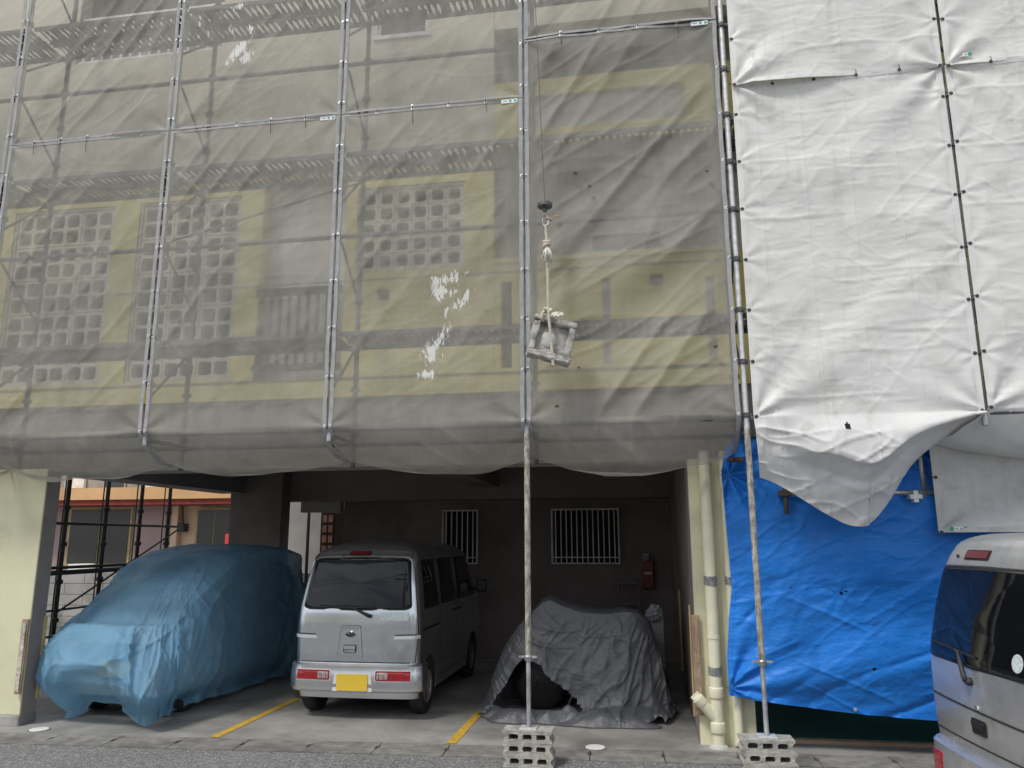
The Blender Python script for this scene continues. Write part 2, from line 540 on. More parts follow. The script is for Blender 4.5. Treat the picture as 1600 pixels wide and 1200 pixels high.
pmat('dark_pane', (0.055, 0.055, 0.053), 0.25, var=0.1, scale=1)
pmat('extinguisher_red', (0.20, 0.010, 0.022), 0.35, var=0.1)
pmat('lattice_dark', (0.035, 0.018, 0.012), 0.6)
pmat('lattice_back', (0.42, 0.22, 0.15), 0.7)
pmat('bag_plastic', (0.36, 0.37, 0.39), 0.3, var=0.2, scale=30)
pmat('bike_dark', (0.010, 0.010, 0.011), 0.5)
pmat('plastic_wrap', (0.58, 0.54, 0.47), 0.2, var=0.25, scale=25, bump=0.8, bscale=25, bdist=0.02, coat=0.3)
pmat('wrap_brown', (0.36, 0.27, 0.19), 0.3, var=0.2, scale=14, bump=0.5, bscale=25, bdist=0.01, coat=0.3)
pmat('leaf_brown', (0.16, 0.09, 0.04), 0.9, var=0.3, scale=50)
pmat('pole_concrete', (0.35, 0.34, 0.33), 0.85, var=0.1)
glassmat('glass_dark')
glassmat('glass_mid', (0.05, 0.055, 0.06), 0.08)
SPL = [(-3.80, 6.58, .11, .30, -.75, .37), (-3.73, 6.49, .09, .17, -.9, .35), (-3.89, 6.83, .08, .20, .15, .39), (-3.69, 6.82, .08, .18, .3, .40), (-3.83, 7.10, .22, .10, .3, .41), (-3.75, 6.3, .45, .4, 0, .58), (-3.9, 6.05, .3, .3, 0, .56),
       (-1.64, 4.03, .25, .11, .25, .37), (-1.70, 3.93, .13, .17, .4, .35), (-1.53, 3.80, .09, .32, -.95, .36), (-1.58, 3.9, .4, .32, 0, .53),
       (-1.79, 3.38, .14, .24, .2, .36), (-1.80, 3.16, .16, .08, 0, .37), (-1.66, 3.50, .08, .24, -.5, .38), (-1.72, 3.35, .4, .4, 0, .54), (-2.6, 6.9, .6, .6, 0, .64), (-3.4, 5.0, .7, .7, 0, .66), (-2.0, 5.0, .8, .8, 0, .67)]
sheetmat('net_grey', (0.56, 0.54, 0.49), 0.50, 0.25, 0.7, 0.15, 0.07, SPL, dirt=(0.46, 0.445, 0.40), dlo=0.45, dhi=0.75, weave=0.35)
sheetmat('tarp_white', (0.84, 0.835, 0.815), 0.0, 0.20, 0.42, 0.35, 0.04, dirt=(0.60, 0.585, 0.54), dlo=0.56, dhi=0.78, crinkle=0.16, cscale=9, streak=(0.66, 0.62, 0.54))
sheetmat('tarp_white_old', (0.66, 0.655, 0.63), 0.0, 0.2, 0.5, 0.3, 0.07, dirt=(0.46, 0.44, 0.40), dlo=0.5, dhi=0.72, crinkle=0.5, cscale=7, streak=(0.5, 0.47, 0.42))
sheetmat('tarp_blue', (0.025, 0.25, 0.84), 0.0, 0.18, 0.42, 0.35, 0.08, dirt=(0.03, 0.20, 0.66), dlo=0.5, dhi=0.75, crinkle=0.5, cscale=20)
sheetmat('cover_blue', (0.23, 0.48, 0.70), 0.25, 0.30, 0.52, 0.3, 0.10, crinkle=0.5, cscale=26, dirt=(0.33, 0.55, 0.71), dlo=0.5, dhi=0.8, dscale=5.0)
sheetmat('cover_grey', (0.115, 0.12, 0.13), 0.0, 0.06, 0.34, 0.6, 0.15, crinkle=0.7, cscale=26)

# ================================================================== THE SETTING: ground, road, gutter, carport floor
def onx(u, v, X):
    d = _f * FPX + _rt * (u - 800) - _up * (v - 600)
    d *= X / d.x
    return Vector((X, d.y, d.z + CAMZ))


SKEW = 0.045
def gf(x): return 6.41 + SKEW * (x + 5.6)
def gb(x): return gf(x) + 0.36


g = MB().box(-600, 600, -600, 600, -0.3, -0.03).build('ground', 'ground_mat'); tag(g, kind='structure')
def sheet(poly, z, name, mat, th=0.02):
    n = len(poly)
    m = MB().add([(x, y, z) for x, y in poly] + [(x, y, z - th) for x, y in poly],
                 [tuple(range(n)), tuple(reversed(range(n, 2 * n)))] + [(i, i + n, (i + 1) % n + n, (i + 1) % n) for i in range(n)])
    return m.build(name, mat)


tag(sheet([(-60, -40), (60, -40), (60, gf(60) - 0.004), (-60, gf(-60) - 0.004)], 0.0, 'road', 'asphalt'), kind='structure')
tag(sheet([(-7.4, gb(-7.4) + 0.004), (12, gb(12) + 0.004), (12, 7.5), (0.9, 7.5), (0.9, 14), (-7.4, 14)], 0.004, 'carport_floor', 'slab', 0.03), kind='structure')
tag(sheet([(0.904, 7.504), (12, 7.504), (12, 14), (0.904, 14)], 0.006, 'green_floor', 'slab_dark_green', 0.03), kind='structure')
tag(sheet([(-30, gb(-30) + 0.004), (-7.404, gb(-7.4) + 0.004), (-7.404, 40), (-30, 40)], -0.005, 'side_yard', 'old_conc', 0.02), kind='structure')
# painted bay lines
for i, x in enumerate((-3.83, -1.675)):
    P = []
    for k in range(30):
        y = gb(x) + 0.02 + k * 0.145
        P.append([(x - 0.042 + 0.004 * vn(y * 5, i), y, 0.0082), (x + 0.042 + 0.004 * vn(y * 5, i + 9.3), y, 0.0082)])
    o = MB().grid(np.array(P, float)).build('bay_line', 'yellow_line')
    tag(o, kind='structure')
# precast gutter, piece by piece
gut = MB().box(-14, 10, -0.17, 0.17, -0.06, -0.012).build('gutter', 'joint_dark')
gut.location = (0, gf(0) + 0.18, 0); gut.rotation_euler = (0, 0, math.atan(SKEW)); tag(gut, kind='structure')
SL = 0.6
def gutter_mesh(seed):
    rnd = random.Random(seed)
    L = SL - 0.009
    out = [(0, -0.178), (L, -0.178 + rnd.uniform(-.002, .002)), (L, -0.02), (L - 0.016, -0.02), (L - 0.016, 0.07), (L, 0.07), (L, 0.178), (0, 0.178), (0, 0.07), (0.012, 0.07), (0.012, -0.02), (0, -0.02)]
    n = len(out)
    zt = 0.006 + rnd.uniform(-.002, .002)
    return MB().add([(x, y, zt) for x, y in out] + [(x, y, -0.05) for x, y in out],
                    [tuple(range(n)), tuple(reversed(range(n, 2 * n)))] + [(i, i + n, (i + 1) % n + n, (i + 1) % n) for i in range(n)]).mesh('gutter_piece')
gms = [gutter_mesh(i) for i in range(5)]
for i in range(26):
    me = gms[i % 5]
    o = link('gutter_piece', me, 'precast', gut)
    o.location = (-9.0 + i * SL + 0.14, 0, random.uniform(-.002, .002)); o.rotation_euler = (0, 0, random.uniform(-.003, .003))
# white round inspection lids
for (px, py, lab) in ((61, 1141, 'white round inspection lid in the concrete by the left pillar'), (930, 1169, 'white round inspection lid in front of the grey covered motorcycle')):
    c = onz(px, py)
    t = thing('inspection_lid', lab, 'lid', (c.x, c.y, 0), group='white round lids in the carport floor')
    MB().lathe((c.x, c.y, 0.0), (0, 0, 1), [(0.098, 0.0), (0.098, 0.008), (0.088, 0.0095), (0.084, 0.006)], 32).build('rim', 'precast', t)
    MB().lathe((c.x, c.y, 0.0), (0, 0, 1), [(0.083, 0.0), (0.083, 0.010), (0.079, 0.012), (0.001, 0.0135)], 32).build('cap', 'lid_white', t, smooth=False)

# ================================================================== APARTMENT BUILDING
FY = 7.35
BLD = thing('apartment_building', 'yellow apartment building with open ground floor carport behind grey scaffold netting', 'building', (-2.7, FY, 0))


def wall_holes(x0, x1, z0, z1, y0, y1, holes, name, mat, parent):
    xs = sorted({x0, x1} | {h for H in holes for h in H[:2] if x0 < h < x1})
    zs = sorted({z0, z1} | {h for H in holes for h in H[2:] if z0 < h < z1})
    nx, nz = len(xs) - 1, len(zs) - 1
    def solid(i, j):
        if i < 0 or j < 0 or i >= nx or j >= nz: return False
        cx, cz = (xs[i] + xs[i + 1]) / 2, (zs[j] + zs[j + 1]) / 2
        return not any(H[0] < cx < H[1] and H[2] < cz < H[3] for H in holes)
    m = MB()
    for i in range(nx):
        for j in range(nz):
            if not solid(i, j): continue
            a, b, c, d = xs[i], xs[i + 1], zs[j], zs[j + 1]
            m.add([(a, y0, c), (b, y0, c), (b, y0, d), (a, y0, d)], [(0, 1, 2, 3)])
            m.add([(a, y1, c), (b, y1, c), (b, y1, d), (a, y1, d)], [(3, 2, 1, 0)])
            if not solid(i - 1, j): m.add([(a, y0, c), (a, y0, d), (a, y1, d), (a, y1, c)], [(0, 1, 2, 3)])
            if not solid(i + 1, j): m.add([(b, y0, c), (b, y1, c), (b, y1, d), (b, y0, d)], [(0, 1, 2, 3)])
            if not solid(i, j - 1): m.add([(a, y0, c), (a, y1, c), (b, y1, c), (b, y0, c)], [(0, 1, 2, 3)])
            if not solid(i, j + 1): m.add([(a, y0, d), (b, y0, d), (b, y1, d), (a, y1, d)], [(0, 1, 2, 3)])
    return m.build(name, mat, parent)


SA, SB, SC = (-7.03, -5.74, 3.40, 5.48), (-5.44, -4.20, 3.40, 5.48), (-2.86, -1.68, 4.50, 5.45)
DOOR = (-3.94, -2.98, 3.36, 5.62)
SQ = [(-2.61, -2.48, 4.18, 4.30), (-2.04, -1.91, 4.18, 4.30)]
wall = wall_holes(-9.5, -1.375, 3.17, 5.70, FY, FY + 0.18, [SA, SB, SC, DOOR] + SQ, 'wall', 'wall_yellow', BLD)
SLOTS = [(-1.30, -1.19, 3.41, 4.31), (-0.28, -0.2, 3.41, 4.29), (0.72, 0.80, 3.40, 4.25), (0.19, 0.32, 4.18, 4.30)]
par = wall_holes(-1.372, 9, 3.17, 4.50, FY + 0.003, FY + 0.15, SLOTS, 'balcony_parapet', 'wall_yellow', BLD)
# raised coping and string course on the yellow wall
MB().box(-1.371, 0.9, FY - 0.03, FY + 0.17, 4.501, 4.55).build('parapet_coping', 'wall_yellow', par)
MB().box(-9.5, 0.9, FY - 0.012, FY - 0.001, 3.36, 3.372).build('string_course', 'wall_band', wall)
MB().box(-9.5, 0.9, FY - 0.010, FY - 0.001, 4.405, 4.415).build('string_course', 'wall_band', wall)
WIN2 = (-2.71, -2.13, 7.27, 7.56)
upper = wall_holes(-9.5, -1.375, 5.75, 9.6, FY + 0.002, FY + 0.18, [WIN2, (-6.5, -4.6, 7.35, 8.9)], 'upper_wall', 'wall_beige', BLD)
MB().box(-9.5, -1.375, FY - 0.05, FY + 0.2, 5.701, 5.749).build('floor_band', 'wall_beige', BLD)
upar = wall_holes(-1.372, 9, 5.80, 6.55, FY + 0.004, FY + 0.15, [(-1.0, 0.62, 5.98, 6.36)], 'balcony_parapet', 'wall_yellow', BLD)
MB().box(-1.0, 0.62, FY + 0.06, FY + 0.12, 5.98, 6.36).build('parapet_panel', 'wall_grey', upar)
MB().box(-1.37, 9, FY + 0.16, 8.3, 5.78, 5.92).build('balcony_slab', 'wall_grey', BLD)
MB().box(-1.37, 9, FY + 0.16, 8.3, 3.0, 3.165).build('balcony_slab', 'wall_grey', BLD)
MB().box(-1.37, 9, FY + 0.2, 8.3, 7.6, 7.75).build('balcony_slab', 'wall_grey', BLD)
MB().box(-1.37, 9, FY + 0.004, FY + 0.18, 7.2, 9.6).build('upper_wall', 'wall_beige', BLD)
MB().box(-1.374, -1.25, FY + 0.19, 8.3, 3.17, 9.6).build('partition_wall', 'wall_grey', BLD)
core = wall_holes(-9.5, 9, 2.76, 9.6, 8.31, 8.5, [], 'inner_wall', 'wall_pale', BLD)
MB().box(-9.5, 9, FY, 13, 9.61, 9.75).build('leak_stop_roof', 'wall_beige', BLD)  # unseen roof added to keep light from leaking in above
# small strip window in the grey balcony recess
def strip_window(px0, px1, py0, py1, Y):
    a, b = at(px0, py1, Y), at(px1, py0, Y)
    w = MB()
    w.box(a.x - .03, b.x + .03, Y - .05, Y - .002, a.z - .03, a.z); w.box(a.x - .03, b.x + .03, Y - .05, Y - .002, b.z, b.z + .03)
    w.box(a.x - .03, a.x, Y - .05, Y - .002, a.z, b.z); w.box(b.x, b.x + .03, Y - .05, Y - .002, a.z, b.z)
    f = w.build('window', 'sash', BLD)
    MB().box(a.x, b.x, Y - .02, Y - .012, a.z, b.z).build('pane', 'glass_mid', f)
strip_window(926, 1031, 364, 395, 8.30)
# upper strip window in the beige wall
f = MB()
x0, x1, z0, z1 = WIN2
f.box(x0 - .04, x1 + .04, FY - .02, FY + .06, z0 - .05, z0 - .001); f.box(x0, x0 + .03, FY + .03, FY + .07, z0, z1); f.box(x1 - .03, x1, FY + .03, FY + .07, z0, z1)
f = f.build('window', 'white_rail', BLD)
MB().box(x0 + .03, x1 - .03, FY + .045, FY + .055, z0, z1).build('pane', 'glass_mid', f)
# door recess with railing
MB().box(DOOR[0] - .05, DOOR[1] + .05, FY + .20, FY + .25, 3.25, 5.69).build('recess_wall', 'wall_pale', BLD)
rl = MB()
rl.box(DOOR[0], DOOR[1], FY - .045, FY - .005, 4.28, 4.36).build('railing', 'rail_dark', BLD)
rl = [o for o in BLD.children if o.name.startswith('railing')][0]
MB().box(DOOR[0], DOOR[1], FY - .045, FY - .005, 3.46, 3.53).build('bottom_rail', 'rail_dark', rl)
barm = MB().box(-.015, .015, -.012, .012, 0, 0.75).mesh('bar')
for k in range(9):
    o = link('bar', barm, 'rail_dark', rl)
    o.location = Vector((DOOR[0] + 0.06 + k * 0.105, FY - .025, 3.53)) - wloc(rl)
# white balcony railing of the upper floor
wr = MB().box(-6.5, -4.6, FY + .03, FY + .07, 7.92, 7.98).build('white_railing', 'white_rail', BLD)
MB().box(-6.5, -4.6, FY + .035, FY + .065, 7.36, 7.40).build('bottom_rail', 'white_rail', wr)
wbm = MB().box(-.012, .012, -.010, .010, 0, 0.52).mesh('bar')
for k in range(15):
    o = link('bar', wbm, 'white_rail', wr); o.location = Vector((-6.43 + k * 0.125, FY + .05, 7.40)) - wloc(wr)


def plate_holes(outer, holes, y0, y1):
    bm = bmesh.new()
    es = []
    for loop in [outer] + holes:
        vs = [bm.verts.new((x, y0, z)) for x, z in loop]
        es += [bm.edges.new((vs[i], vs[(i + 1) % len(vs)])) for i in range(len(vs))]
    bmesh.ops.triangle_fill(bm, use_beauty=True, use_dissolve=False, edges=es)
    # keep only faces whose centre is not inside a hole
    def inside(p, poly):
        c = False
        for i in range(len(poly)):
            (xa, za), (xb, zb) = poly[i], poly[i - 1]
            if (za > p[1]) != (zb > p[1]) and p[0] < (xb - xa) * (p[1] - za) / (zb - za) + xa: c = not c
        return c
    bad = [f for f in bm.faces if any(inside((f.calc_center_median().x, f.calc_center_median().z), h) for h in holes)]
    if bad: bmesh.ops.delete(bm, geom=bad, context='FACES_ONLY')
    ext = bmesh.ops.extrude_face_region(bm, geom=list(bm.faces))
    for v in [v for v in ext['geom'] if isinstance(v, bmesh.types.BMVert)]: v.co.y = y1
    bmesh.ops.recalc_face_normals(bm, faces=bm.faces)
    me = bpy.data.meshes.new('plate'); bm.to_mesh(me); bm.free()
    return me


def block_screen(Rc, nx, nz):
    x0, x1, z0, z1 = Rc
    m = MB()
    m.box(x0 + .001, x0 + .03, FY + .02, FY + .16, z0, z1).box(x1 - .03, x1 - .001, FY + .02, FY + .16, z0, z1)
    m.box(x0 + .031, x1 - .031, FY + .02, FY + .16, z1 - .03, z1 - .001).box(x0 + .031, x1 - .031, FY + .02, FY + .16, z0 + .001, z0 + .03)
    sc = m.build('block_screen', 'screen_block', BLD)
    bw, bh = (x1 - x0 - .062) / nx, (z1 - z0 - .062) / nz
    g_ = 0.004
    hole = 0.150
    full = plate_holes([(g_, g_), (bw - g_, g_), (bw - g_, bh - g_), (g_, bh - g_)],
                       [rrect(hole, hole, .03, 2, bw * fx, bh * fz) for fx in (.27, .73) for fz in (.27, .73)], FY + .035, FY + .14)
    for i in range(nx):
        for j in range(nz):
            o = link('hollow_block', full, 'screen_block', sc)
            o.location = Vector((x0 + .031 + i * bw, random.uniform(-.002, .002), z0 + .031 + j * bh)) - wloc(sc)
    MB().box(x0 - .05, x1 + .05, FY + .5, FY + .54, z0 - .1, z1 + .1).build('inner_wall', 'screen_back', BLD)
    return sc


block_screen(SA, 3, 5); block_screen(SB, 3, 5)
def single_screen(Rc, nx, nz):
    x0, x1, z0, z1 = Rc
    m = MB()
    m.box(x0 + .001, x0 + .03, FY + .02, FY + .16, z0, z1).box(x1 - .03, x1 - .001, FY + .02, FY + .16, z0, z1)
    m.box(x0 + .031, x1 - .031, FY + .02, FY + .16, z1 - .03, z1 - .001).box(x0 + .031, x1 - .031, FY + .02, FY + .16, z0 + .001, z0 + .03)
    sc = m.build('block_screen', 'screen_block', BLD)
    bw, bh = (x1 - x0 - .062) / nx, (z1 - z0 - .062) / nz
    full = plate_holes([(.003, .003), (bw - .003, .003), (bw - .003, bh - .003), (.003, bh - .003)], [rrect(.128, .128, .028, 2, bw / 2, bh / 2)], FY + .035, FY + .14)
    for i in range(nx):
        for j in range(nz):
            o = link('hollow_block', full, 'screen_block', sc)
            o.location = Vector((x0 + .031 + i * bw, random.uniform(-.002, .002), z0 + .031 + j * bh)) - wloc(sc)
    MB().box(x0 - .05, x1 + .05, FY + .5, FY + .54, z0 - .1, z1 + .1).build('inner_wall', 'screen_back', BLD)
single_screen(SC, 6, 5)

# ---- ground floor: beam, pillars, carport
MB().box(-9.5, 9, FY + .04, FY + .42, 2.46, 3.165).build('front_beam', 'wall_band', BLD)
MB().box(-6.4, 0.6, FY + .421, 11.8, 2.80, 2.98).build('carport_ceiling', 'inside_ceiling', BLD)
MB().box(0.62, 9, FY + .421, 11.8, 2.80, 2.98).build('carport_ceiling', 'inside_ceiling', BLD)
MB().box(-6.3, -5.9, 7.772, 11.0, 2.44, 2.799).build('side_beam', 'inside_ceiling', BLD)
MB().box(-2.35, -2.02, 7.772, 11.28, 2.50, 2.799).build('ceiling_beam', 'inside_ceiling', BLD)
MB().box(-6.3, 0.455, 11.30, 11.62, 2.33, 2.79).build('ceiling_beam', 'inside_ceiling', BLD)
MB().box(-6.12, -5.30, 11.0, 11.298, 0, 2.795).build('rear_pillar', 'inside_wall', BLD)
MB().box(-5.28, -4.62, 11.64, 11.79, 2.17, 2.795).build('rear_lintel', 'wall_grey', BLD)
BW = 11.8
W1 = (at(866, 878, BW).x, at(966, 878, BW).x, at(915, 879, BW).z, at(915, 797, BW).z)
W2 = (at(695, 876, BW).x, at(745, 876, BW).x, at(720, 879, BW).z, at(720, 799, BW).z)
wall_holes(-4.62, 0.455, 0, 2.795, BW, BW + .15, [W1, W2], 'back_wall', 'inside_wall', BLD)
for Wn in (W1, W2):
    x0, x1, z0, z1 = Wn
    m = MB()
    m.box(x0 - .03, x1 + .03, BW - .10, BW - .07, z0 - .02, z0).box(x0 - .03, x1 + .03, BW - .10, BW - .07, z1, z1 + .02)
    m.box(x0 - .03, x0 - .01, BW - .099, BW - .071, z0, z1).box(x1 + .01, x1 + .03, BW - .099, BW - .071, z0, z1)
    m.box(x0, x1, BW - .0985, BW - .0715, z0 + .07, z0 + .085)
    w = m.build('window_grille', 'white_rail', BLD)
    bm_ = MB().box(-.008, .008, -.006, .006, 0, z1 - z0).mesh('bar')
    nb = int(round((x1 - x0) / 0.078))
    for k in range(nb):
        o = link('bar', bm_, 'white_rail', w)
        o.location = Vector((x0 + (k + .5) * (x1 - x0) / nb, BW - .107, z0)) - wloc(w)
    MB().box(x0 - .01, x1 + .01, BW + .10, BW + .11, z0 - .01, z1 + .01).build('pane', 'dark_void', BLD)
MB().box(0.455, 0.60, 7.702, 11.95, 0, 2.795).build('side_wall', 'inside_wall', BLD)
PR = (0.455, 0.93)
MB().box(PR[0] + .003, PR[1], 7.26, 7.70, 0.0, 2.459).build('pillar', 'wall_cream', BLD, bevel=.006)
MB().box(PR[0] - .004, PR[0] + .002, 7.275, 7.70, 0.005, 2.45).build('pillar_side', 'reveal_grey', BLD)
PLX, PLY = -5.93, 7.0
pl = MB().box(-9.5, PLX, PLY, 7.20, 0.10, 2.459).build('pillar', 'wall_cream', BLD, bevel=.006)
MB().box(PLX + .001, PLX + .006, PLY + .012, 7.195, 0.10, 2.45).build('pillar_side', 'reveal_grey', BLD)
MB().box(-9.5, PLX + .012, PLY - .02, 7.21, 0.0, 0.099).build('pillar_base', 'old_conc', BLD, bevel=.01)
MB().box(0.94, 9, 11.8, 11.95, 0, 2.795).build('back_wall', 'slab_dark_green', BLD)
MB().box(8.85, 9, 7.5, 11.8, 0, 2.795).build('side_wall', 'inside_wall', BLD)
MB().box(0.92, 9, 7.42, 7.50, 0.005, 0.035).build('door_sill', 'cardboard', BLD)
# fly-screened lattice door beyond the rear opening
a, b = at(499, 880, 12.6), at(519, 800, 12.6)
ld = MB()
lx0, lx1, lz1 = a.x, b.x, b.z
ld.box(lx0 - .03, lx1 + .35, 12.66, 12.68, 0, lz1 + .05)
ld = ld.build('rear_door', 'lattice_dark', BLD)
for i in range(2):
    for j in range(7):
        MB().box(lx0 + .01 + i * .105, lx0 + .085 + i * .105, 12.64, 12.655, lz1 - .17 - j * .17, lz1 - .05 - j * .17).build('door_light', 'lattice_back', ld)

# ---- things on the building: pipes, boards, extinguisher, ladder
def pipe(px_top, px_bot, label, r, zbot, bands, branch=False):
    Y = 7.26 - r - .02
    x = at(px_bot, 1100, Y).x
    t = thing('drain_pipe', label, 'pipe', (x, Y, 0), group='cream drain pipes on the right pillar')
    MB().cyl((x, Y, zbot), (x, Y, 2.52), r, 24).build('pipe', 'pvc', t, smooth=False)
    smooth_angle(t.children[0])
    for (z, h) in bands:
        P = []
        for j in range(9):
            zz = z - h / 2 + h * j / 8
            P.append([(x + (r + .003 + .003 * vn(k * .9, j * .8, 3)) * math.cos(2 * math.pi * k / 24), Y + (r + .003 + .003 * vn(k * .9, j * .8, 3)) * math.sin(2 * math.pi * k / 24), zz + .012 * vn(k * .5, j * .1, 5)) for k in range(24)])
        MB().grid(np.array(P), close_u=True).build('tape_band', 'tape', t, smooth=True)
    for z in (1.9, 0.9):
        MB().lathe((x, Y, z), (0, 0, 1), [(r + .002, -.012), (r + .004, -.012), (r + .004, .012), (r + .002, .012)], 24).build('clamp', 'pvc', t)
    if branch:
        MB().lathe((x, Y, 0), (0, 0, 1), [(r + .008, .12), (r + .011, .13), (r + .011, .20), (r + .008, .21)], 24).build('socket', 'pvc', t, smooth=True)
        MB().lathe((x, Y, 0), (0, 0, 1), [(r + .006, .40), (r + .009, .41), (r + .009, .48), (r + .006, .49)], 24).build('socket', 'pvc', t, smooth=True)
        d = Vector((-.66, -.12, .74)).normalized()
        p0 = Vector((x, Y, .22))
        b = MB().cyl(p0, p0 + d * .25, r * .86, 20).build('cleanout_branch', 'pvc', t); smooth_angle(b)
        c = MB().lathe(p0 + d * .25, d, [(r * .95, -.07), (r * .98, -.06), (r * .98, -.005), (r * .80, 0), (r * .75, .012), (r * .4, .014)], 24).build('cleanout_cap', 'pvc', b); smooth_angle(c)
        MB().obox(p0 + d * .272, .012, .04, .012, d.to_track_quat('Z', 'Y').to_matrix()).build('cap_grip', 'pvc', b)
        MB().lathe((x, Y, 0), (0, 0, 1), [(r + .03, .004), (r + .02, .02), (r, .03)], 20).build('mortar_collar', 'slab_spot', t)
    return t
pipe(1098, 1120, 'thick cream drain pipe with taped joints and angled cleanout on right pillar', 0.052, 0.0, [(1.375, .085), (0.62, .075)], True)
pipe(1133, 1152, 'thinner cream drain pipe half hidden by the blue tarp edge', 0.040, 0.03, [(1.375, .075), (0.46, .07)])

def corner_board(name, label, x0, x1, y0, y1, z0, z1, mats):
    t = thing(name, label, 'board', ((x0 + x1) / 2, y0, z0))
    MB().box(x0, x1, y0, y1, z0, z1).build('board', mats[0], t, bevel=.003)
    P = []
    for j in range(40):
        z = z0 + .02 + (z1 - z0 - .04) * j / 39
        P.append([(x0 + .012 + (x1 - x0 - .024) * k / 6, y0 - .006 - .008 * abs(float(fbm(k * .8, z * 7, 4))), z) for k in range(7)])
    MB().grid(np.array(P)).build('plastic_wrap', mats[1], t, smooth=True)
    return t
corner_board('corner_guard', 'plastic-wrapped cardboard corner guard on the left cream pillar', PLX - .045, PLX + .022, PLY - .05, PLY - .024, 0.30, 0.99, ('cardboard', 'plastic_wrap'))
t = MB().box(PLX + .008, PLX + .026, 7.17, 7.20, 0.22, 1.0).build('wood_strip', 'wood_pale'); tag(t, 'pale wooden strip standing against the inner side of the left pillar', 'strip')
corner_board('corner_guard', 'brown plastic-wrapped corner guard on the right pillar beside the drain pipe', PR[0] - .028, PR[0] + .042, 7.215, 7.235, 0.25, 1.08, ('cardboard', 'wrap_brown'))
t = MB().box(PR[0] - .045, PR[0] - .030, 7.27, 7.31, 0.23, 1.16).build('wood_strip', 'wood_board'); tag(t, 'thin wooden strip on the inner edge of the right pillar', 'strip')
t = MB().box(0.428, 0.450, 9.55, 9.60, 0.25, 1.15).build('wood_strip', 'wood_board'); tag(t, 'wooden strip on the dark inner wall beyond the covered motorcycle', 'strip')

ex = at(1013, 895, 11.72)
t = thing('extinguisher_box', 'red fire extinguisher cabinet on the dark back wall', 'extinguisher', (ex.x, ex.y, ex.z - .2))
MB().box(ex.x - .085, ex.x + .075, 11.66, 11.78, ex.z - .22, ex.z + .17).build('cabinet', 'extinguisher_red', t, bevel=.01)
for k in range(3):
    MB().box(ex.x - .06 + k * .04, ex.x - .03 + k * .04, 11.655, 11.659, ex.z - .02, ex.z + .012).build('lettering', 'white_rail', t)
bm = MB()
P = []
for j in range(9):
    for_ = []
    for k in range(14):
        a_ = 2 * math.pi * k / 14; ph = math.pi * j / 8
        rr = .055 * (1 + .35 * float(vn(k * 1.1, j * 1.3, 8)))
        for_.append((ex.x - .03 + rr * math.sin(ph) * math.cos(a_), 11.70 + rr * math.sin(ph) * math.sin(a_), ex.z + .22 + rr * math.cos(ph)))
    P.append(for_)
tag(MB().grid(np.array(P), close_u=True).build('plastic_bag', 'bag_plastic'), 'crumpled grey plastic bag on top of the red extinguisher cabinet', 'bag')

sl = at(982, 905, 11.5)
t = thing('stepladder', 'small aluminium stepladder behind the grey covered motorcycle', 'ladder', (sl.x, 11.4, 0))
for sx in (-1, 1):
    MB().tube([(sl.x + sx * .20, 11.25, 0), (sl.x + sx * .13, 11.45, 1.2)], .014, 8).build('rail', 'ladder_metal', t)
    MB().tube([(sl.x + sx * .20, 11.72, 0), (sl.x + sx * .13, 11.50, 1.2)], .012, 8).build('rear_leg', 'ladder_metal', t)
for k, z in enumerate((.28, .56, .84, 1.12)):
    f_ = z / 1.2
    MB().box(sl.x - .2 + .07 * f_, sl.x + .2 - .07 * f_, 11.22 + .2 * f_, 11.28 + .2 * f_, z, z + .02).build('step', 'ladder_metal', t)

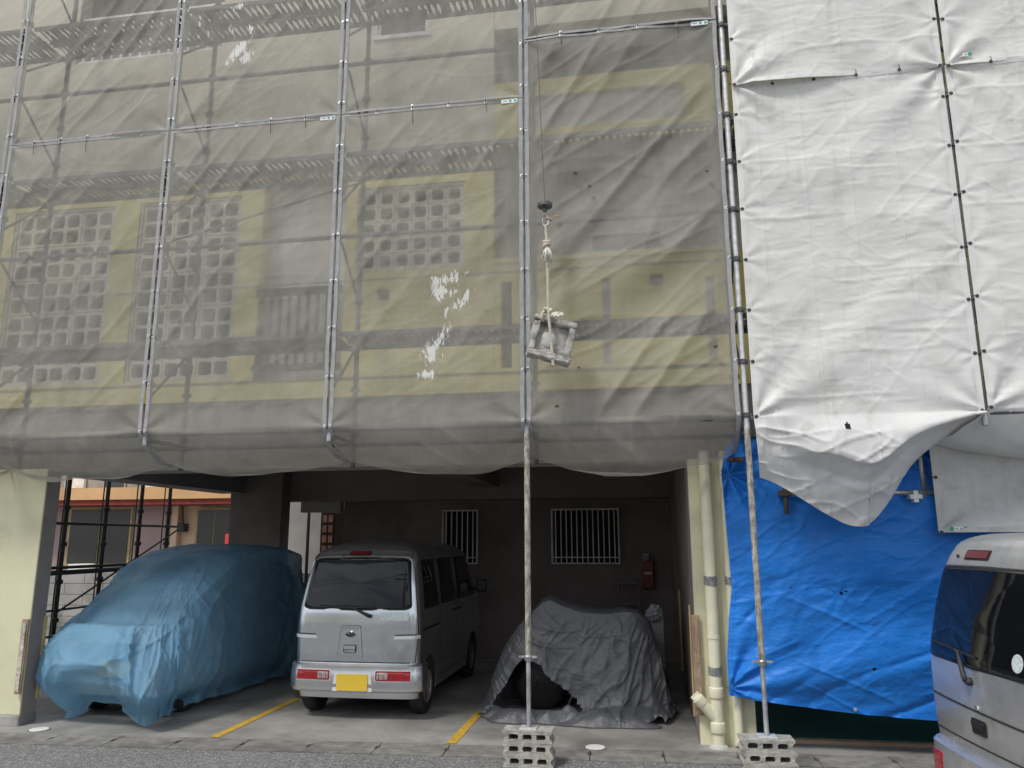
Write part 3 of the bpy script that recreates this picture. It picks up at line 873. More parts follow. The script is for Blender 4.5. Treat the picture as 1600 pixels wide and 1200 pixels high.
# ================================================================== SCAFFOLD
PX = [-8.13, -6.33, -4.50, -2.70, -0.92, 0.90, 2.70, 4.50]
OY, IY = 6.47, 7.07
SCF = thing('scaffold', 'galvanised tube scaffold standing in front of the building under netting', 'scaffold', (-0.92, 6.75, 0))
sockm = MB().lathe((0, 0, 0), (0, 0, 1), [(.025, -.022), (.031, -.02), (.031, .02), (.025, .022)], 12)
sockm.box(-.045, -.026, -.012, .012, -.018, .018).box(.026, .045, -.012, .012, -.018, .018).box(-.012, .012, -.045, -.026, -.018, .018).box(-.012, .012, .026, .045, -.018, .018)
sockm = sockm.mesh('socket')
sl_ = wloc(SCF)
for i, x in enumerate(PX):
    ground = i in (4, 5)
    zb = 0.80 if ground else 2.60
    zsplit = 2.62 if ground else None
    if ground:
        # lower standard, weathered, over a screw jack
        lean = 0.0
        o = MB().cyl((x, OY, zb), (x, OY, zsplit), .0245, 16).build('standard', 'pole_old', SCF); smooth_angle(o)
        o = MB().cyl((x, OY, zsplit - .002), (x, OY, 9.2), .0243, 16).build('standard', 'steel_bright' if i == 5 else 'steel', SCF); smooth_angle(o)
        jk = MB()
        prof = []
        for k in range(40):
            z = .278 + k * .0138
            prof += [(.0175, z), (.0195, z + .005)]
        jk.lathe((x, OY, 0), (0, 0, 1), prof, 12)
        jo = jk.build('screw_jack', 'steel', SCF, smooth=False)
        MB().lathe((x, OY, .81), (0, 0, 1), [(.02, -.03), (.032, -.03), (.034, 0), (.028, .012), (.02, .012)], 12).build('jack_nut', 'steel', jo)
        MB().box(x - .075, x + .075, OY - .012, OY + .012, .800, .815).build('jack_handle', 'pole_old', jo)
        MB().box(x - .068, x + .068, OY - .068, OY + .068, .2675, .2775).build('base_plate', 'steel_bright', jo, bevel=.002)
    else:
        o = MB().cyl((x, OY, zb), (x, OY, 9.2), .0243, 16).build('standard', 'steel', SCF); smooth_angle(o)
    o = MB().cyl((x, IY, 2.42 if i != 5 else 2.68), (x, IY, 9.2), .0243, 12).build('standard', 'steel_net', SCF); smooth_angle(o)
    for k in range(14):
        z = 2.73 + .45 * k
        for yy in (OY, IY):
            s_ = link('socket', sockm, 'steel_bright' if (i == 5 and yy == OY) else 'steel_net', SCF)
            s_.location = Vector((x, yy, z)) - sl_
    for zd in (3.6, 5.4, 7.2):
        MB().cyl((x, OY + .03, zd - .05), (x, IY - .03, zd - .05), .021, 10).build('transom', 'steel_net', SCF)
        MB().cyl((x, OY + .03, zd - .52), (x, IY - .10, zd - .07), .013, 8).build('bracket_brace', 'steel_net', SCF)
        MB().cyl((x + .02, IY - .02, zd + .42), (x + .02, OY + .04, zd + .9), .013, 8).build('bracket_brace', 'steel_net', SCF)
    MB().cyl((x, OY + .03, 2.66), (x, IY - .03, 2.66), .021, 10).build('transom', 'steel_net', SCF)
plank = None
for i in range(len(PX) - 1):
    a, b = PX[i] + .03, PX[i + 1] - .03
    for z in (2.70, 4.53, 6.33, 8.13):
        MB().cyl((a, OY, z), (b, OY, z), .0215, 10).build('guard_rail', 'steel_net', SCF, smooth=True)
    for z in (2.64,):
        MB().cyl((a, IY, z), (b, IY, z), .0215, 10).build('guard_rail', 'steel_net', SCF, smooth=True)
    if i in (0, 1, 2, 3):
        MB().cyl((a + .02, OY + .035, 4.62), (b - .02, IY - .05, 5.34), .012, 8).build('diagonal_brace', 'steel_net', SCF) if i in (2,) else None
    L = b - a
    m = MB()
    for (y0, w) in ((OY + .035, .25), (OY + .31, .25)):
        m = MB()
        m.box(0, L, y0, y0 + .022, 0, .045).box(0, L, y0 + w - .022, y0 + w, 0, .045)
        # expanded metal: diagonal strands between the side channels
        nst = int(L / .034)
        for k in range(nst):
            xx = .01 + k * .034
            dx = .03 if k % 2 else -.03
            p = [(xx, y0 + .022), (xx + .028, y0 + .022), (min(L, max(0, xx + .028 + dx)), y0 + w - .022), (min(L, max(0, xx + dx)), y0 + w - .022)]
            m.add([(q[0], q[1], .040) for q in p] + [(q[0], q[1], .034) for q in p], [(0, 1, 2, 3), (7, 6, 5, 4), (0, 4, 5, 1), (3, 2, 6, 7)])
        for k in range(5):
            xx = L * (k + .5) / 5
            m.box(xx - .012, xx + .012, y0 + .0225, y0 + w - .0225, .005, .033)
        me = m.mesh('deck_plank')
        for zd in (3.6, 5.4, 7.2):
            o = link('deck_plank', me, 'deck_metal', SCF); o.location = Vector((a, 0, zd - .03)) - sl_

# stray tubes and clamps low behind the white sheeting
a, b = at(1225, 772, 6.98), at(1475, 776, 6.98)
SB2 = thing('scaffold_tubes', 'short rusty scaffold tubes with clamps showing below the drooping white sheet', 'scaffold', (a.x, 6.98, a.z))
MB().cyl((a.x - .02, 6.98, a.z), (b.x + .05, 6.98, a.z), .022, 10).build('ledger', 'steel', SB2, smooth=True)
MB().cyl((a.x, 6.93, a.z + .05), (a.x, 6.93, a.z - .17), .020, 10).build('stub_tube', 'rust', SB2, smooth=True)
MB().box(a.x - .05, a.x + .05, 6.90, 7.0, a.z - .02, a.z + .03).build('clamp', 'rust', SB2, bevel=.006)
c = at(1430, 776, 6.95)
MB().box(c.x - .05, c.x + .05, 6.92, 7.01, c.z - .02, c.z + .02).box(c.x - .02, c.x + .02, 6.925, 7.005, c.z - .05, c.z + .05).build('clamp', 'steel_bright', SB2, bevel=.005)
MB().cyl((c.x + .09, 7.0, c.z), (c.x + .09, 7.0, c.z + .5), .023, 10).build('upright_tube', 'steel', SB2, smooth=True)
MB().cyl((c.x + .20, 6.97, c.z - .15), (c.x + .20, 6.97, c.z + .5), .023, 10).build('upright_tube', 'steel', SB2, smooth=True)
# clamps where the netting is tied back to the right-hand inner standard
c = at(1150, 718, 6.98)
t = thing('tube_clamp', 'rusty scaffold clamp tying the netting corner back above the cream pipes', 'clamp', tuple(c))
MB().box(c.x - .07, c.x + .06, 6.95, 7.05, c.z - .02, c.z + .02).build('jaw', 'rust', t, bevel=.006)
MB().cyl((c.x, 6.94, c.z), (c.x, 6.90, c.z), .016, 8).build('bolt', 'rust', t)

# ================================================================== SHEETS ON THE SCAFFOLD
def star(x, z, pts, L=0.45, amp=0.02, k=9, seed=0):
    s = 0
    for i, (ax, az) in enumerate(pts):
        dx, dz = x - ax, z - az
        r = np.hypot(dx, dz)
        th = np.arctan2(dz, dx)
        s = s + amp * np.cos(k * th + 1.7 * i + seed) * np.exp(-r / L) * (r / (r + .06))
    return s


def add_ties(P_edges, name, parent, ymat='eyelet'):
    ring, dark = MB(), MB()
    for p, d in P_edges:
        p = Vector(p)
        ring.lathe(p + Vector((0, -.004, 0)), (0, -1, 0), [(.008, 0), (.015, 0), (.015, .003), (.008, .004)], 10)
        dark.lathe(p + Vector((0, -.0035, 0)), (0, -1, 0), [(.008, 0), (.008, .003)], 8)
        if d is not None:
            dark.tube([p + Vector((0, -.008, 0)), p + Vector(d) * .5 + Vector((0, -.018, 0)), p + Vector(d) + Vector((0, -.006, 0))], .0028, 5)
    ring.build('eyelets', ymat, parent, kind='stuff')
    dark.build('tie_cords', 'cord_dark', parent, kind='stuff')


def band(surf, u0, u1, s0, s1, nu, ns, off=.004):
    u, s = np.meshgrid(np.linspace(u0, u1, nu), np.linspace(s0, s1, ns))
    P = surf(u, s)
    P[..., 1] -= off
    return P


def make_net(ci, x0, x1, z0, z1, label, low, tagx=None, diag=(0.8, .022, .36), seam_bottom=False, seam_top=False):
    W_, H_ = x1 - x0, z1 - z0
    seed = ci * 31 + (5 if low else 0)
    anch = [(x0, z0), (x1, z0), (x0, z1), (x1, z1)]
    rnd = random.Random(seed)

    def surf(u, s):
        x = x0 + u * W_
        z = z1 - np.minimum(s, 1) * H_
        t = np.clip(s - 1, 0, 1)
        eu = np.minimum(u, 1 - u) * W_
        ez = np.minimum(z1 - z, np.where(s > 1, 9, z - z0))
        em = sstep(0, .30, eu) * (.35 + .65 * sstep(0, .25, ez))
        d = diag[1] * folds(x, z, diag[0], diag[2], 5.5, seed) * em
        d = d - .75 * diag[1] * folds(x, z, diag[0] + .12, diag[2] * .6, 8, seed + 3, 1.2) * em
        d = d - .22 * diag[1] * folds(x, z, diag[0] - .25, diag[2] * .28, 9, seed + 13, 2.5) * em
        d = d - .004 * (1 - np.abs(folds(x, z, .06, .16, 6, seed + 81))) ** 9 * em
        d = d + .007 * folds(x, z, .08, .30, 5, seed + 7) * em
        d = d + .0012 * fbm(x * 6, z * 6, seed + 9, 2) * sstep(0, .08, eu)
        d = d + .0022 * folds(x, z, .05, .07, 12, seed + 19, 2.0) * em * sstep(-.1, .5, vn(x * 1.3, z * 1.3, seed + 77))
        d = d + star(x, z, anch, .38, .018, 7, seed) * sstep(0, .10, eu)
        y = 6.415 + d - .6 * diag[1] * em
        y = np.minimum(y, 6.442 + .1 * (y - 6.442) * 0)
        # scalloped edges between the ties
        sc = np.abs(np.sin(np.pi * (z - 2.73) / .45)) * .006 * (1 - sstep(0, .12, eu))
        x = x + np.where(u < .5, sc, -sc)
        # lower edge tucked back under the scaffold
        sag = np.sin(np.pi * np.clip(u, 0, 1)) ** .7
        fl = fbm(x * 2.2, t * 1.5 + seed, seed + 40, 2)
        yt = .62 * t ** 1.25 + .05 * fl * t * sag + .03 * np.sin(np.pi * t) * -sag
        zt = -(.25 + .15 * sag + .04 * fl * sag) * np.sin(np.pi / 2 * np.clip(t * 1.12, 0, 1)) ** .9 - .03 * np.sin(np.pi * t) * sag
        zt = zt + .020 * folds(x, t * .6, .5, .14, 5, seed + 60) * np.sin(np.pi * t)
        yt = yt - .030 * folds(x, t * .55, .55, .16, 4, seed + 63, .8) * np.sin(np.pi * np.clip(t * .9, 0, 1)) * sag
        xs = .17 * t ** 1.2 * 0 + x
        return np.stack([xs, y + yt, z + zt], -1)

    t_ = thing('scaffold_net', label, 'netting', ((x0 + x1) / 2, 6.42, z0), group='grey mesh sheets laced to the scaffold')
    smax = 2.0 if low else 1.0
    nu = int(W_ / .017); ns1 = int(H_ / .017); ns = ns1 + (44 if low else 0)
    sv = np.concatenate([np.linspace(0, 1, ns1), np.linspace(1, 2, 45)[1:]]) if low else np.linspace(0, 1, ns1)
    u, s = np.meshgrid(np.linspace(0, 1, nu), sv)
    MB().grid(surf(u, s)).build('mesh_cloth', 'net_grey', t_, smooth=True)
    h = .040 / W_
    MB().grid(band(surf, 0.002, h, 0.001, smax - .001, 4, ns)).build('hem', 'hem_grey', t_, smooth=True)
    MB().grid(band(surf, 1 - h, .998, 0.001, smax - .001, 4, ns)).build('hem', 'hem_grey', t_, smooth=True)
    hz = .026 / H_
    MB().grid(band(surf, h, 1 - h, .001, hz, nu, 4, .005)).build('hem', 'hem_grey', t_, smooth=True)
    if low: MB().grid(band(surf, h, 1 - h, 1.95, 1.999, nu, 4, .004)).build('hem', 'hem_grey', t_, smooth=True)
    else: MB().grid(band(surf, h, 1 - h, 1 - hz, .999, nu, 4, .006)).build('hem', 'hem_grey', t_, smooth=True)
    pts = []
    k0 = int(math.ceil((z0 - 2.73) / .45)); k = k0
    while 2.73 + .45 * k < z1 - .05:
        z = 2.73 + .45 * k + rnd.uniform(-.01, .01)
        sp = (z1 - z) / H_
        pl_, pr_ = surf(np.array([.018 / W_]), np.array([sp]))[0], surf(np.array([1 - .018 / W_]), np.array([sp]))[0]
        pts.append((pl_, None)); pts.append((pr_, (.058, .004, rnd.uniform(-.008, .012))))
        k += 1
    nst = int(W_ / .30)
    for i in range(1, nst):
        uu = i / nst
        pts.append((surf(np.array([uu]), np.array([hz * .5]))[0], (0, 0, .04) if low else None))
        if rnd.random() < .6 and low:
            p = Vector(surf(np.array([uu]), np.array([hz * .5]))[0])
            pts.append((p + Vector((0, -.0, .036)), (.01, -.006, -.12 - .1 * rnd.random())))
    add_ties(pts, 'net', t_)
    if tagx is not None:
        zt = z1 - .022
        p = surf(np.array([(tagx - x0) / W_]), np.array([hz * .5]))[0]
        lb = MB().box(p[0] - .075, p[0] + .075, p[1] - .016, p[1] - .013, zt - .02, zt + .02).build('label_strip', 'tag_white', t_)
        for dx in (.055, .01):
            MB().lathe((p[0] + dx, p[1] - .0165, zt), (0, -1, 0), [(.013, 0), (.013, .001)], 10).build('label_mark', 'tag_green', lb)
        MB().box(p[0] - .06, p[0] - .02, p[1] - .018, p[1] - .0165, zt - .004, zt + .003).build('label_mark', 'tag_ink', lb)
    return surf


G = .004
make_net(1, PX[0] + G, PX[1] - G, 2.73, 5.45, 'grey scaffold netting in the far left bottom corner of the facade', True)
make_net(1, PX[0] + G, PX[1] - G, 5.46, 9.2, 'upper grey netting at the far left edge of the facade', False)
names_low = ['lower grey netting in front of the two tall hollow block screens on the left', 'lower grey netting over the balcony railing and right part of a block screen',
             'lower grey netting with white plaster splashes below the single block screen']
names_up = ['upper grey netting over the white balcony railing', 'upper grey netting with white plaster splashes near its left edge', 'upper grey netting over the small upper strip window']
for i in range(3):
    a, b = PX[i + 1] + G, PX[i + 2] - G
    make_net(2 + i, a, b, 2.73, 5.76, names_low[i], True, tagx=b - .13 if i > 0 else None, diag=(.78, .019, .38))
    make_net(2 + i, a, b, 5.765, 9.2, names_up[i], False, diag=(.85, .020 if i else .036, .36))
make_net(6, PX[4] + G, PX[5] - .045, 2.73, 6.36, 'lower grey netting with deep diagonal folds behind the hanging concrete piece', True, tagx=PX[5] - .20, diag=(.80, .052, .46))
make_net(6, PX[4] + G, PX[5] - .045, 6.365, 9.2, 'upper grey netting left of the white tarpaulin seam', False, diag=(.9, .042, .40))

def make_white(x0, x1, z0, z1, label, mode, seed, tagx=None, mat='tarp_white', Y0=6.425, eyelets=True, tagz=None):
    W_, H_ = x1 - x0, z1 - z0
    rnd = random.Random(seed)
    anch = [(x0, z0), (x1, z0), (x0, z1), (x1, z1)]
    side = [(x0, z0 + .45 * k) for k in range(1, 12) if z0 + .45 * k < z1 - .1] + [(x1, z0 + .45 * k) for k in range(1, 12) if z0 + .45 * k < z1 - .1]

    def surf(u, s):
        x = x0 + u * W_
        z = z1 - np.minimum(s, 1) * H_
        t = np.clip(s - 1, 0, 1)
        eu = np.minimum(u, 1 - u) * W_
        em = sstep(0, .2, eu)
        d = .0030 * folds(x, z, .06, .06, 8, seed + 1, 2.5) * em * sstep(-.3, .5, vn(x * 1.6, z * 1.6, seed + 6))
        d = d + .006 * folds(x, z, .04, .24, 5, seed + 2) * em
        d = d + .014 * folds(x, z, -.75, .34, 4, seed + 3) * em
        d = d + .014 * folds(x, z, .8, .32, 4, seed + 4) * em
        d = d + .0011 * fbm(x * 12, z * 18, seed + 5, 3)
        for (an, wv, am, sd) in ((.05, .15, .0055, 61), (-.04, .08, .0036, 62), (.10, .05, .0022, 66), (.75, .20, .0060, 63), (-.65, .22, .0060, 64), (1.45, .25, .0045, 65), (.3, .11, .003, 67)):
            d = d - am * (1 - np.abs(folds(x, z, an, wv, 5, seed + sd))) ** 9 * em * sstep(-.35, .35, vn(x * 2.1, z * 2.1, seed + sd + 9))
        d = d + .0030 * np.exp(-((np.mod(x - x0, .37) - .185) / .008) ** 2) * -1.0
        cz = np.mod(z + .02 * vn(x * 1.5, z * .1, seed), .52) - .26
        d = d - .0055 * np.exp(-(cz / .014) ** 2) * sstep(-.4, .3, vn(x * 2.2, np.floor(z / .52) * 3.1, seed + 8))
        d = d + star(x, z, anch, .5, .030, 8, seed) * sstep(0, .08, eu)
        d = d + star(x, z, side, .22, .011, 7, seed + 2) * sstep(0, .05, eu)
        y = np.minimum(Y0 - .008 + d, Y0 + .018)
        if mode == 'bag':
            xb = u
            zl = sum(np.interp(xb + o_, [0, .12, .30, .46, .56, .70, .80, .90, 1.0], [.46, .58, .78, .92, .82, .42, .26, .16, .06]) for o_ in (-.075, -.05, -.025, 0, .025, .05, .075)) / 7
            zb = -zl * (t ** .95)
            belly = np.sin(np.pi * np.clip(t * 1.1, 0, 1)) * np.sin(np.pi * np.clip(u * .98 + .01, 0, 1))
            um = sstep(.10, .35, u) * (1 - .3 * sstep(.85, 1, u))
            lip = .44 - .10 * np.abs(u - .55) + .03 * vn(u * 6, u * 0, seed + 75)
            yb = -.11 * np.sin(np.pi / 2 * np.clip(t / .42, 0, 1)) * um + .17 * sstep(lip, lip + .16, t) * um + .16 * t ** 2 + .12 * t * u
            zb = zb + .030 * np.exp(-((t - lip - .05) / .05) ** 2) * um
            f1 = folds(x, zb, -.55, .16, 4, seed + 70)
            f2 = folds(x, zb, .45, .20, 4, seed + 71)
            for (an, wv, am, sd) in ((-.5, .14, .016, 72), (.45, .16, .016, 73), (.05, .10, .010, 74), (1.2, .2, .010, 76)):
                yb = yb - am * (1 - np.abs(folds(x, zb, an, wv, 4, seed + sd))) ** 8 * sstep(.02, .2, t)
            yb = yb + (.022 * f1 + .018 * f2) * np.sin(np.pi * np.clip(u, 0, 1)) * sstep(0, .3, t)
            x = x + .04 * (1 - u) * t * (u < .5)
            return np.stack([x, y + yb, z + zb], -1)
        if mode == 'tuck':
            sag = np.clip(np.sin(np.pi * np.clip(u, 0, 1)), 0, 1) ** .7
            yt = .44 * t ** 1.2
            x = x - .30 * (1 - u) ** 2 * t
            zt = -(.20 + .18 * sag) * np.sin(np.pi / 2 * t) - .05 * np.sin(np.pi * t) * sag + .02 * folds(x, t * .5, .4, .12, 4, seed + 60) * np.sin(np.pi * t)
            return np.stack([x, y + yt, z + zt], -1)
        return np.stack([x, y, z], -1)

    t_ = thing('tarpaulin', label, 'tarpaulin', ((x0 + x1) / 2, Y0, z0), group='white sheets laced to the scaffold')
    low = mode in ('bag', 'tuck')
    nu = int(W_ / .0135); ns1 = int(H_ / .0135)
    sv = np.concatenate([np.linspace(0, 1, ns1), np.linspace(1, 2, 61)[1:]]) if low else np.linspace(0, 1, ns1)
    u, s = np.meshgrid(np.linspace(0, 1, nu), sv)
    P = surf(u, s)
    mask = None
    if mode == 'bag':
        hole = at(1322, 665, 6.4)
        pc = P[:-1, :-1]
        mask = ((pc[..., 0] - hole.x) ** 2 + ((pc[..., 2] - hole.z) / 1.4) ** 2) > .021 ** 2
    MB().grid(P, mask=mask).build('sheet', mat, t_, smooth=True)
    smax = 2.0 if low else 1.0
    h = .05 / W_; hz = .045 / H_
    for (a, b) in ((.001, h), (1 - h, .999)):
        MB().grid(band(surf, a, b, .001, smax - .001, 4, len(sv), .003)).build('hem', mat, t_, smooth=True)
    MB().grid(band(surf, h, 1 - h, .001, hz, nu, 4, .003)).build('hem', mat, t_, smooth=True)
    MB().grid(band(surf, h, 1 - h, (1.94 if low else 1 - hz), smax - .001, nu, 4, .003)).build('hem', mat, t_, smooth=True)
    # welded seams standing slightly proud
    for k in range(1, int(W_ / .37) + 1):
        uu = (k - .5) * .37 / W_
        if uu < .95: MB().grid(band(surf, uu - .006 / W_, uu + .006 / W_, hz, smax - .05, 3, len(sv), .002)).build('welded_seam', mat, t_, smooth=True)
    pts = []
    k = 0
    while z0 + .45 * k < z1 - .03:
        z = z0 + .45 * k + rnd.uniform(-.01, .01)
        for uu, dd in ((.022 / W_, (-.055, .01, .01)), (1 - .022 / W_, (.05, .004, rnd.uniform(-.01, .01)))):
            pts.append((surf(np.array([uu]), np.array([(z1 - z) / H_]))[0], dd))
        k += 1
    nst = int(W_ / .42)
    for i in range(1, nst + 1):
        pts.append((surf(np.array([i / (nst + 1)]), np.array([hz * .5]))[0], (0, 0, .05)))
    if eyelets: add_ties(pts, 'tarp', t_, 'eyelet_dark')
    if tagx is not None:
        zt = (z1 - .05) if tagz is None else tagz
        p = surf(np.array([(tagx - x0) / W_]), np.array([(z1 - zt) / H_]))[0]
        lb = MB().box(p[0] - .06, p[0] + .06, p[1] - .009, p[1] - .006, zt - .016, zt + .016).build('label_strip', 'tag_white', t_)
        for sx in (-1, 1):
            MB().lathe((p[0] + sx * .052, p[1] - .0095, zt), (0, -1, 0), [(.018, 0), (.018, .001)], 10).build('label_mark', 'tag_green', lb)
        for sx in (-.015, .018):
            MB().box(p[0] + sx - .008, p[0] + sx + .008, p[1] - .011, p[1] - .0095, zt - .006, zt + .006).build('label_mark', 'tag_ink', lb)
    return surf


make_white(PX[5] + .05, PX[6] - .012, 2.71, 5.70, 'large white tarpaulin ending in a drooping pocket above the blue tarp', 'bag', 11)
make_white(PX[5] + .05, PX[6] - .012, 5.675, 9.0, 'upper white tarpaulin next to the bright galvanised pole', 'flat', 23, Y0=6.405)
make_white(PX[6] + .012, PX[7] - .012, 2.73, 5.70, 'lower white tarpaulin at the right edge above the parked grey van', 'tuck', 37)
make_white(PX[6] + .012, PX[7] - .012, 5.675, 9.0, 'upper white tarpaulin in the top right corner', 'flat', 41, tagx=2.86, tagz=5.765, Y0=6.405)
a = at(1466, 832, 6.90)
make_white(a.x, a.x + 2.0, a.z, 2.72, 'dirty white sheet hanging low behind the grey van roof', 'flat', 53, tagx=a.x + .15, mat='tarp_white_old', Y0=6.90, tagz=a.z + .03)

# ---- blue tarp over the second bay
def blue_surf(u, s):
    zt = 2.66 - .05 * u
    zb = .44 - .17 * np.clip(u / .55, 0, 1.3) - .03 * np.sin(u * 6)
    z = zt + (zb - zt) * s
    xl = np.interp(s, [0, .05, .15, .45, .60, .72, .86, 1.0], [.90, .80, .74, .765, .775, .735, .705, .70])
    x = xl + (4.4 - xl) * u
    d = .13 * np.sin(np.pi * s) * np.sin(np.pi * np.clip(u * 1.6, 0, 1)) * -1
    d = d + .030 * folds(x, z, -.40, .34, 5, 3) * sstep(0, .12, u) * (1 - .6 * sstep(.4, .8, s))
    d = d + .026 * folds(x, z, .42, .17, 6, 4, .6) * sstep(.40, .75, s) * sstep(0, .05, u)
    d = d + .0025 * folds(x, z, .10, .06, 8, 6, 1.5) + .0018 * fbm(x * 10, z * 13, 9, 3)
    d = d + star(x, z, [(.71, .50)], .65, .035, 11, 1) * 1.0 + star(x, z, [(.80, 2.3), (2.35, 2.5)], .6, .05, 9, 2) + star(x, z, [(1.62, 1.27)], .16, .009, 7, .5)
    for (an, wv, am, sd) in ((.40, .16, .012, 81), (-.35, .22, .012, 82), (.15, .10, .006, 83), (1.2, .3, .008, 84), (.6, .12, .008, 85), (.35, .07, .0065, 86), (.50, .05, .0045, 87), (.28, .045, .004, 88)):
        d = d - am * (1 if sd < 86 else sstep(.35, .75, s)) * (1 - np.abs(folds(x, z, an, wv, 5, sd))) ** 9 * sstep(-.3, .3, vn(x * 2, z * 2, sd + 7))
    d = d - .10 * np.exp(-((z - .42 - .25 * (x - .7)) / .16) ** 2) * sstep(.05, .5, x - .7) * .4
    return np.stack([x, 7.10 + d, z], -1)
t = thing('blue_tarp', 'bright blue tarp hung across the bay behind the right scaffold pole', 'tarp', (1.6, 7.1, .3))
u, s = np.meshgrid(np.linspace(0, 1, 300), np.linspace(0, 1, 200))
P = blue_surf(u, s)
mask = np.ones((199, 299), bool)
for (px, py, r) in ((1311, 925, .016), (1317, 922, .010), (1362, 1043, .012), (1234, 916, .007), (1280, 902, .006)):
    h = at(px, py, 7.05)
    mask &= ((P[:-1, :-1, 0] - h.x) ** 2 + (P[:-1, :-1, 2] - h.z) ** 2) > r * r
MB().grid(P, mask=mask).build('sheet', 'tarp_blue', t, smooth=True)
MB().grid(band(blue_surf, 0.0005, .9995, .981, .9995, 300, 4, .004)).build('hem', 'tarp_blue', t, smooth=True)
MB().grid(band(blue_surf, 0.0005, .010, .02, .98, 4, 200, .004)).build('hem', 'tarp_blue', t, smooth=True)
add_ties([(blue_surf(np.array([.011]), np.array([.972]))[0], (-.085, .05, .0)), (blue_surf(np.array([.27]), np.array([.985]))[0], None)], 'blue', t)

# ================================================================== HOISTED CONCRETE PIECE
HY = 6.12
t = thing('hoist_hook', 'steel hoist hook with round weight hanging on a thin wire', 'hook', (-.70, HY, 4.5))
MB().tube([(-.70, HY, 4.55), (-.79, HY + .02, 7.2), (-.82, HY + .03, 9.5)], .0035, 6).build('wire', 'hook_metal', t)
o = MB().lathe((-.70, HY, 4.535), (0, 0, 1), [(.012, .03), (.055, .028), (.064, .02), (.064, -.008), (.058, -.014), (.020, -.016), (.018, -.05), (.010, -.055)], 24).build('weight_disc', 'hook_metal', t); smooth_angle(o, 35)
pts = []
for k in range(19):
    a = R(95 - k * 17)
    pts.append((-.695 + .026 * math.cos(a), HY + .004, 4.40 + .050 * math.sin(a)))
MB().tube([(-.70, HY, 4.49), (-.70, HY, 4.46)] + pts, [.009] * 6 + [.012] * 9 + [.009] * 4 + [.005] * 2, 8).build('hook', 'steel', t, smooth=True)
MB().obox((-.665, HY - .002, 4.415), .028, .012, .010, Matrix.Rotation(.35, 3, 'Y')).build('latch', 'cardboard', t, bevel=.004)

def twisted(p0, p1, r, turns, n=60, strands=3):
    m = MB()
    p0, p1 = Vector(p0), Vector(p1)
    d = (p1 - p0).normalized(); a = Vector((1, 0, 0)); u = (a - d * a.dot(d)).normalized(); w = d.cross(u)
    for sN in range(strands):
        pts = []
        for k in range(n):
            f_ = k / (n - 1); an = 2 * math.pi * (turns * f_ + sN / strands)
            pts.append(p0.lerp(p1, f_) + (u * math.cos(an) + w * math.sin(an)) * r * .55)
        m.tube(pts, r * .58, 5)
    return m
RP = thing('sling_rope', 'frayed white sling rope knotted between the hook and the concrete piece', 'rope', (-.69, HY, 3.6))
k0, k1 = (-.695, HY, 4.36), (-.688, HY, 4.20)
twisted(k0, k1, .013, 4, 30).build('strand', 'rope', RP, smooth=True)
kn = MB()
for j, z in enumerate((4.215, 4.195, 4.172)):
    kn.tube([(-.689 + .026 * math.cos(2 * math.pi * k / 12), HY + .024 * math.sin(2 * math.pi * k / 12), z + .012 * math.sin(2 * math.pi * k / 12 + j)) for k in range(13)], .011, 7)
kn.build('knot', 'rope', RP, smooth=True)
fr = MB(); rnd = random.Random(3)
for k in range(70):
    a = rnd.uniform(0, 2 * math.pi); r0 = rnd.uniform(.004, .018); r1 = rnd.uniform(.010, .052); L = rnd.uniform(.08, .145)
    p = Vector((-.688 + r0 * math.cos(a), HY + r0 * math.sin(a), 4.165))
    q = Vector((-.680 + r1 * math.cos(a), HY + r1 * math.sin(a), 4.165 - L))
    fr.tube([p, p.lerp(q, .5) + Vector((rnd.uniform(-.008, .008), rnd.uniform(-.008, .008), .006)), q], .0042, 5)
fr.build('frayed_end', 'rope_frayed', RP, smooth=True)
twisted((-.687, HY, 4.18), (-.680, HY, 3.60), .013, 11, 90).build('strand', 'rope', RP, smooth=True)
kn = MB()
kn.tube([(-.685 + .030 * math.cos(2 * math.pi * k / 14), HY - .02 + .02 * math.sin(2 * math.pi * k / 14), 3.60 + .014 * math.sin(4 * math.pi * k / 14)) for k in range(15)], .011, 7)
kn.tube([(-.70, HY - .01, 3.60), (-.725, HY - .05, 3.575), (-.735, HY - .06, 3.53), (-.72, HY - .04, 3.50)], .010, 7)
kn.build('knot', 'rope', RP, smooth=True)
twisted((-.676, HY - .055, 3.58), (-.640, HY - .075, 3.115), .012, 9, 80).build('strand', 'rope', RP, smooth=True)
fr = MB()
for k in range(26):
    a = rnd.uniform(0, 2 * math.pi)
    p = Vector((-.60, HY - .05, 3.53)); q = p + Vector((.055 * math.cos(a), .03 * math.sin(a) - .01, .02 + .03 * math.sin(a)))
    fr.tube([p, p.lerp(q, .6) + Vector((0, 0, .012)), q], .004, 5)
fr.build('frayed_end', 'rope_frayed', RP, smooth=True)

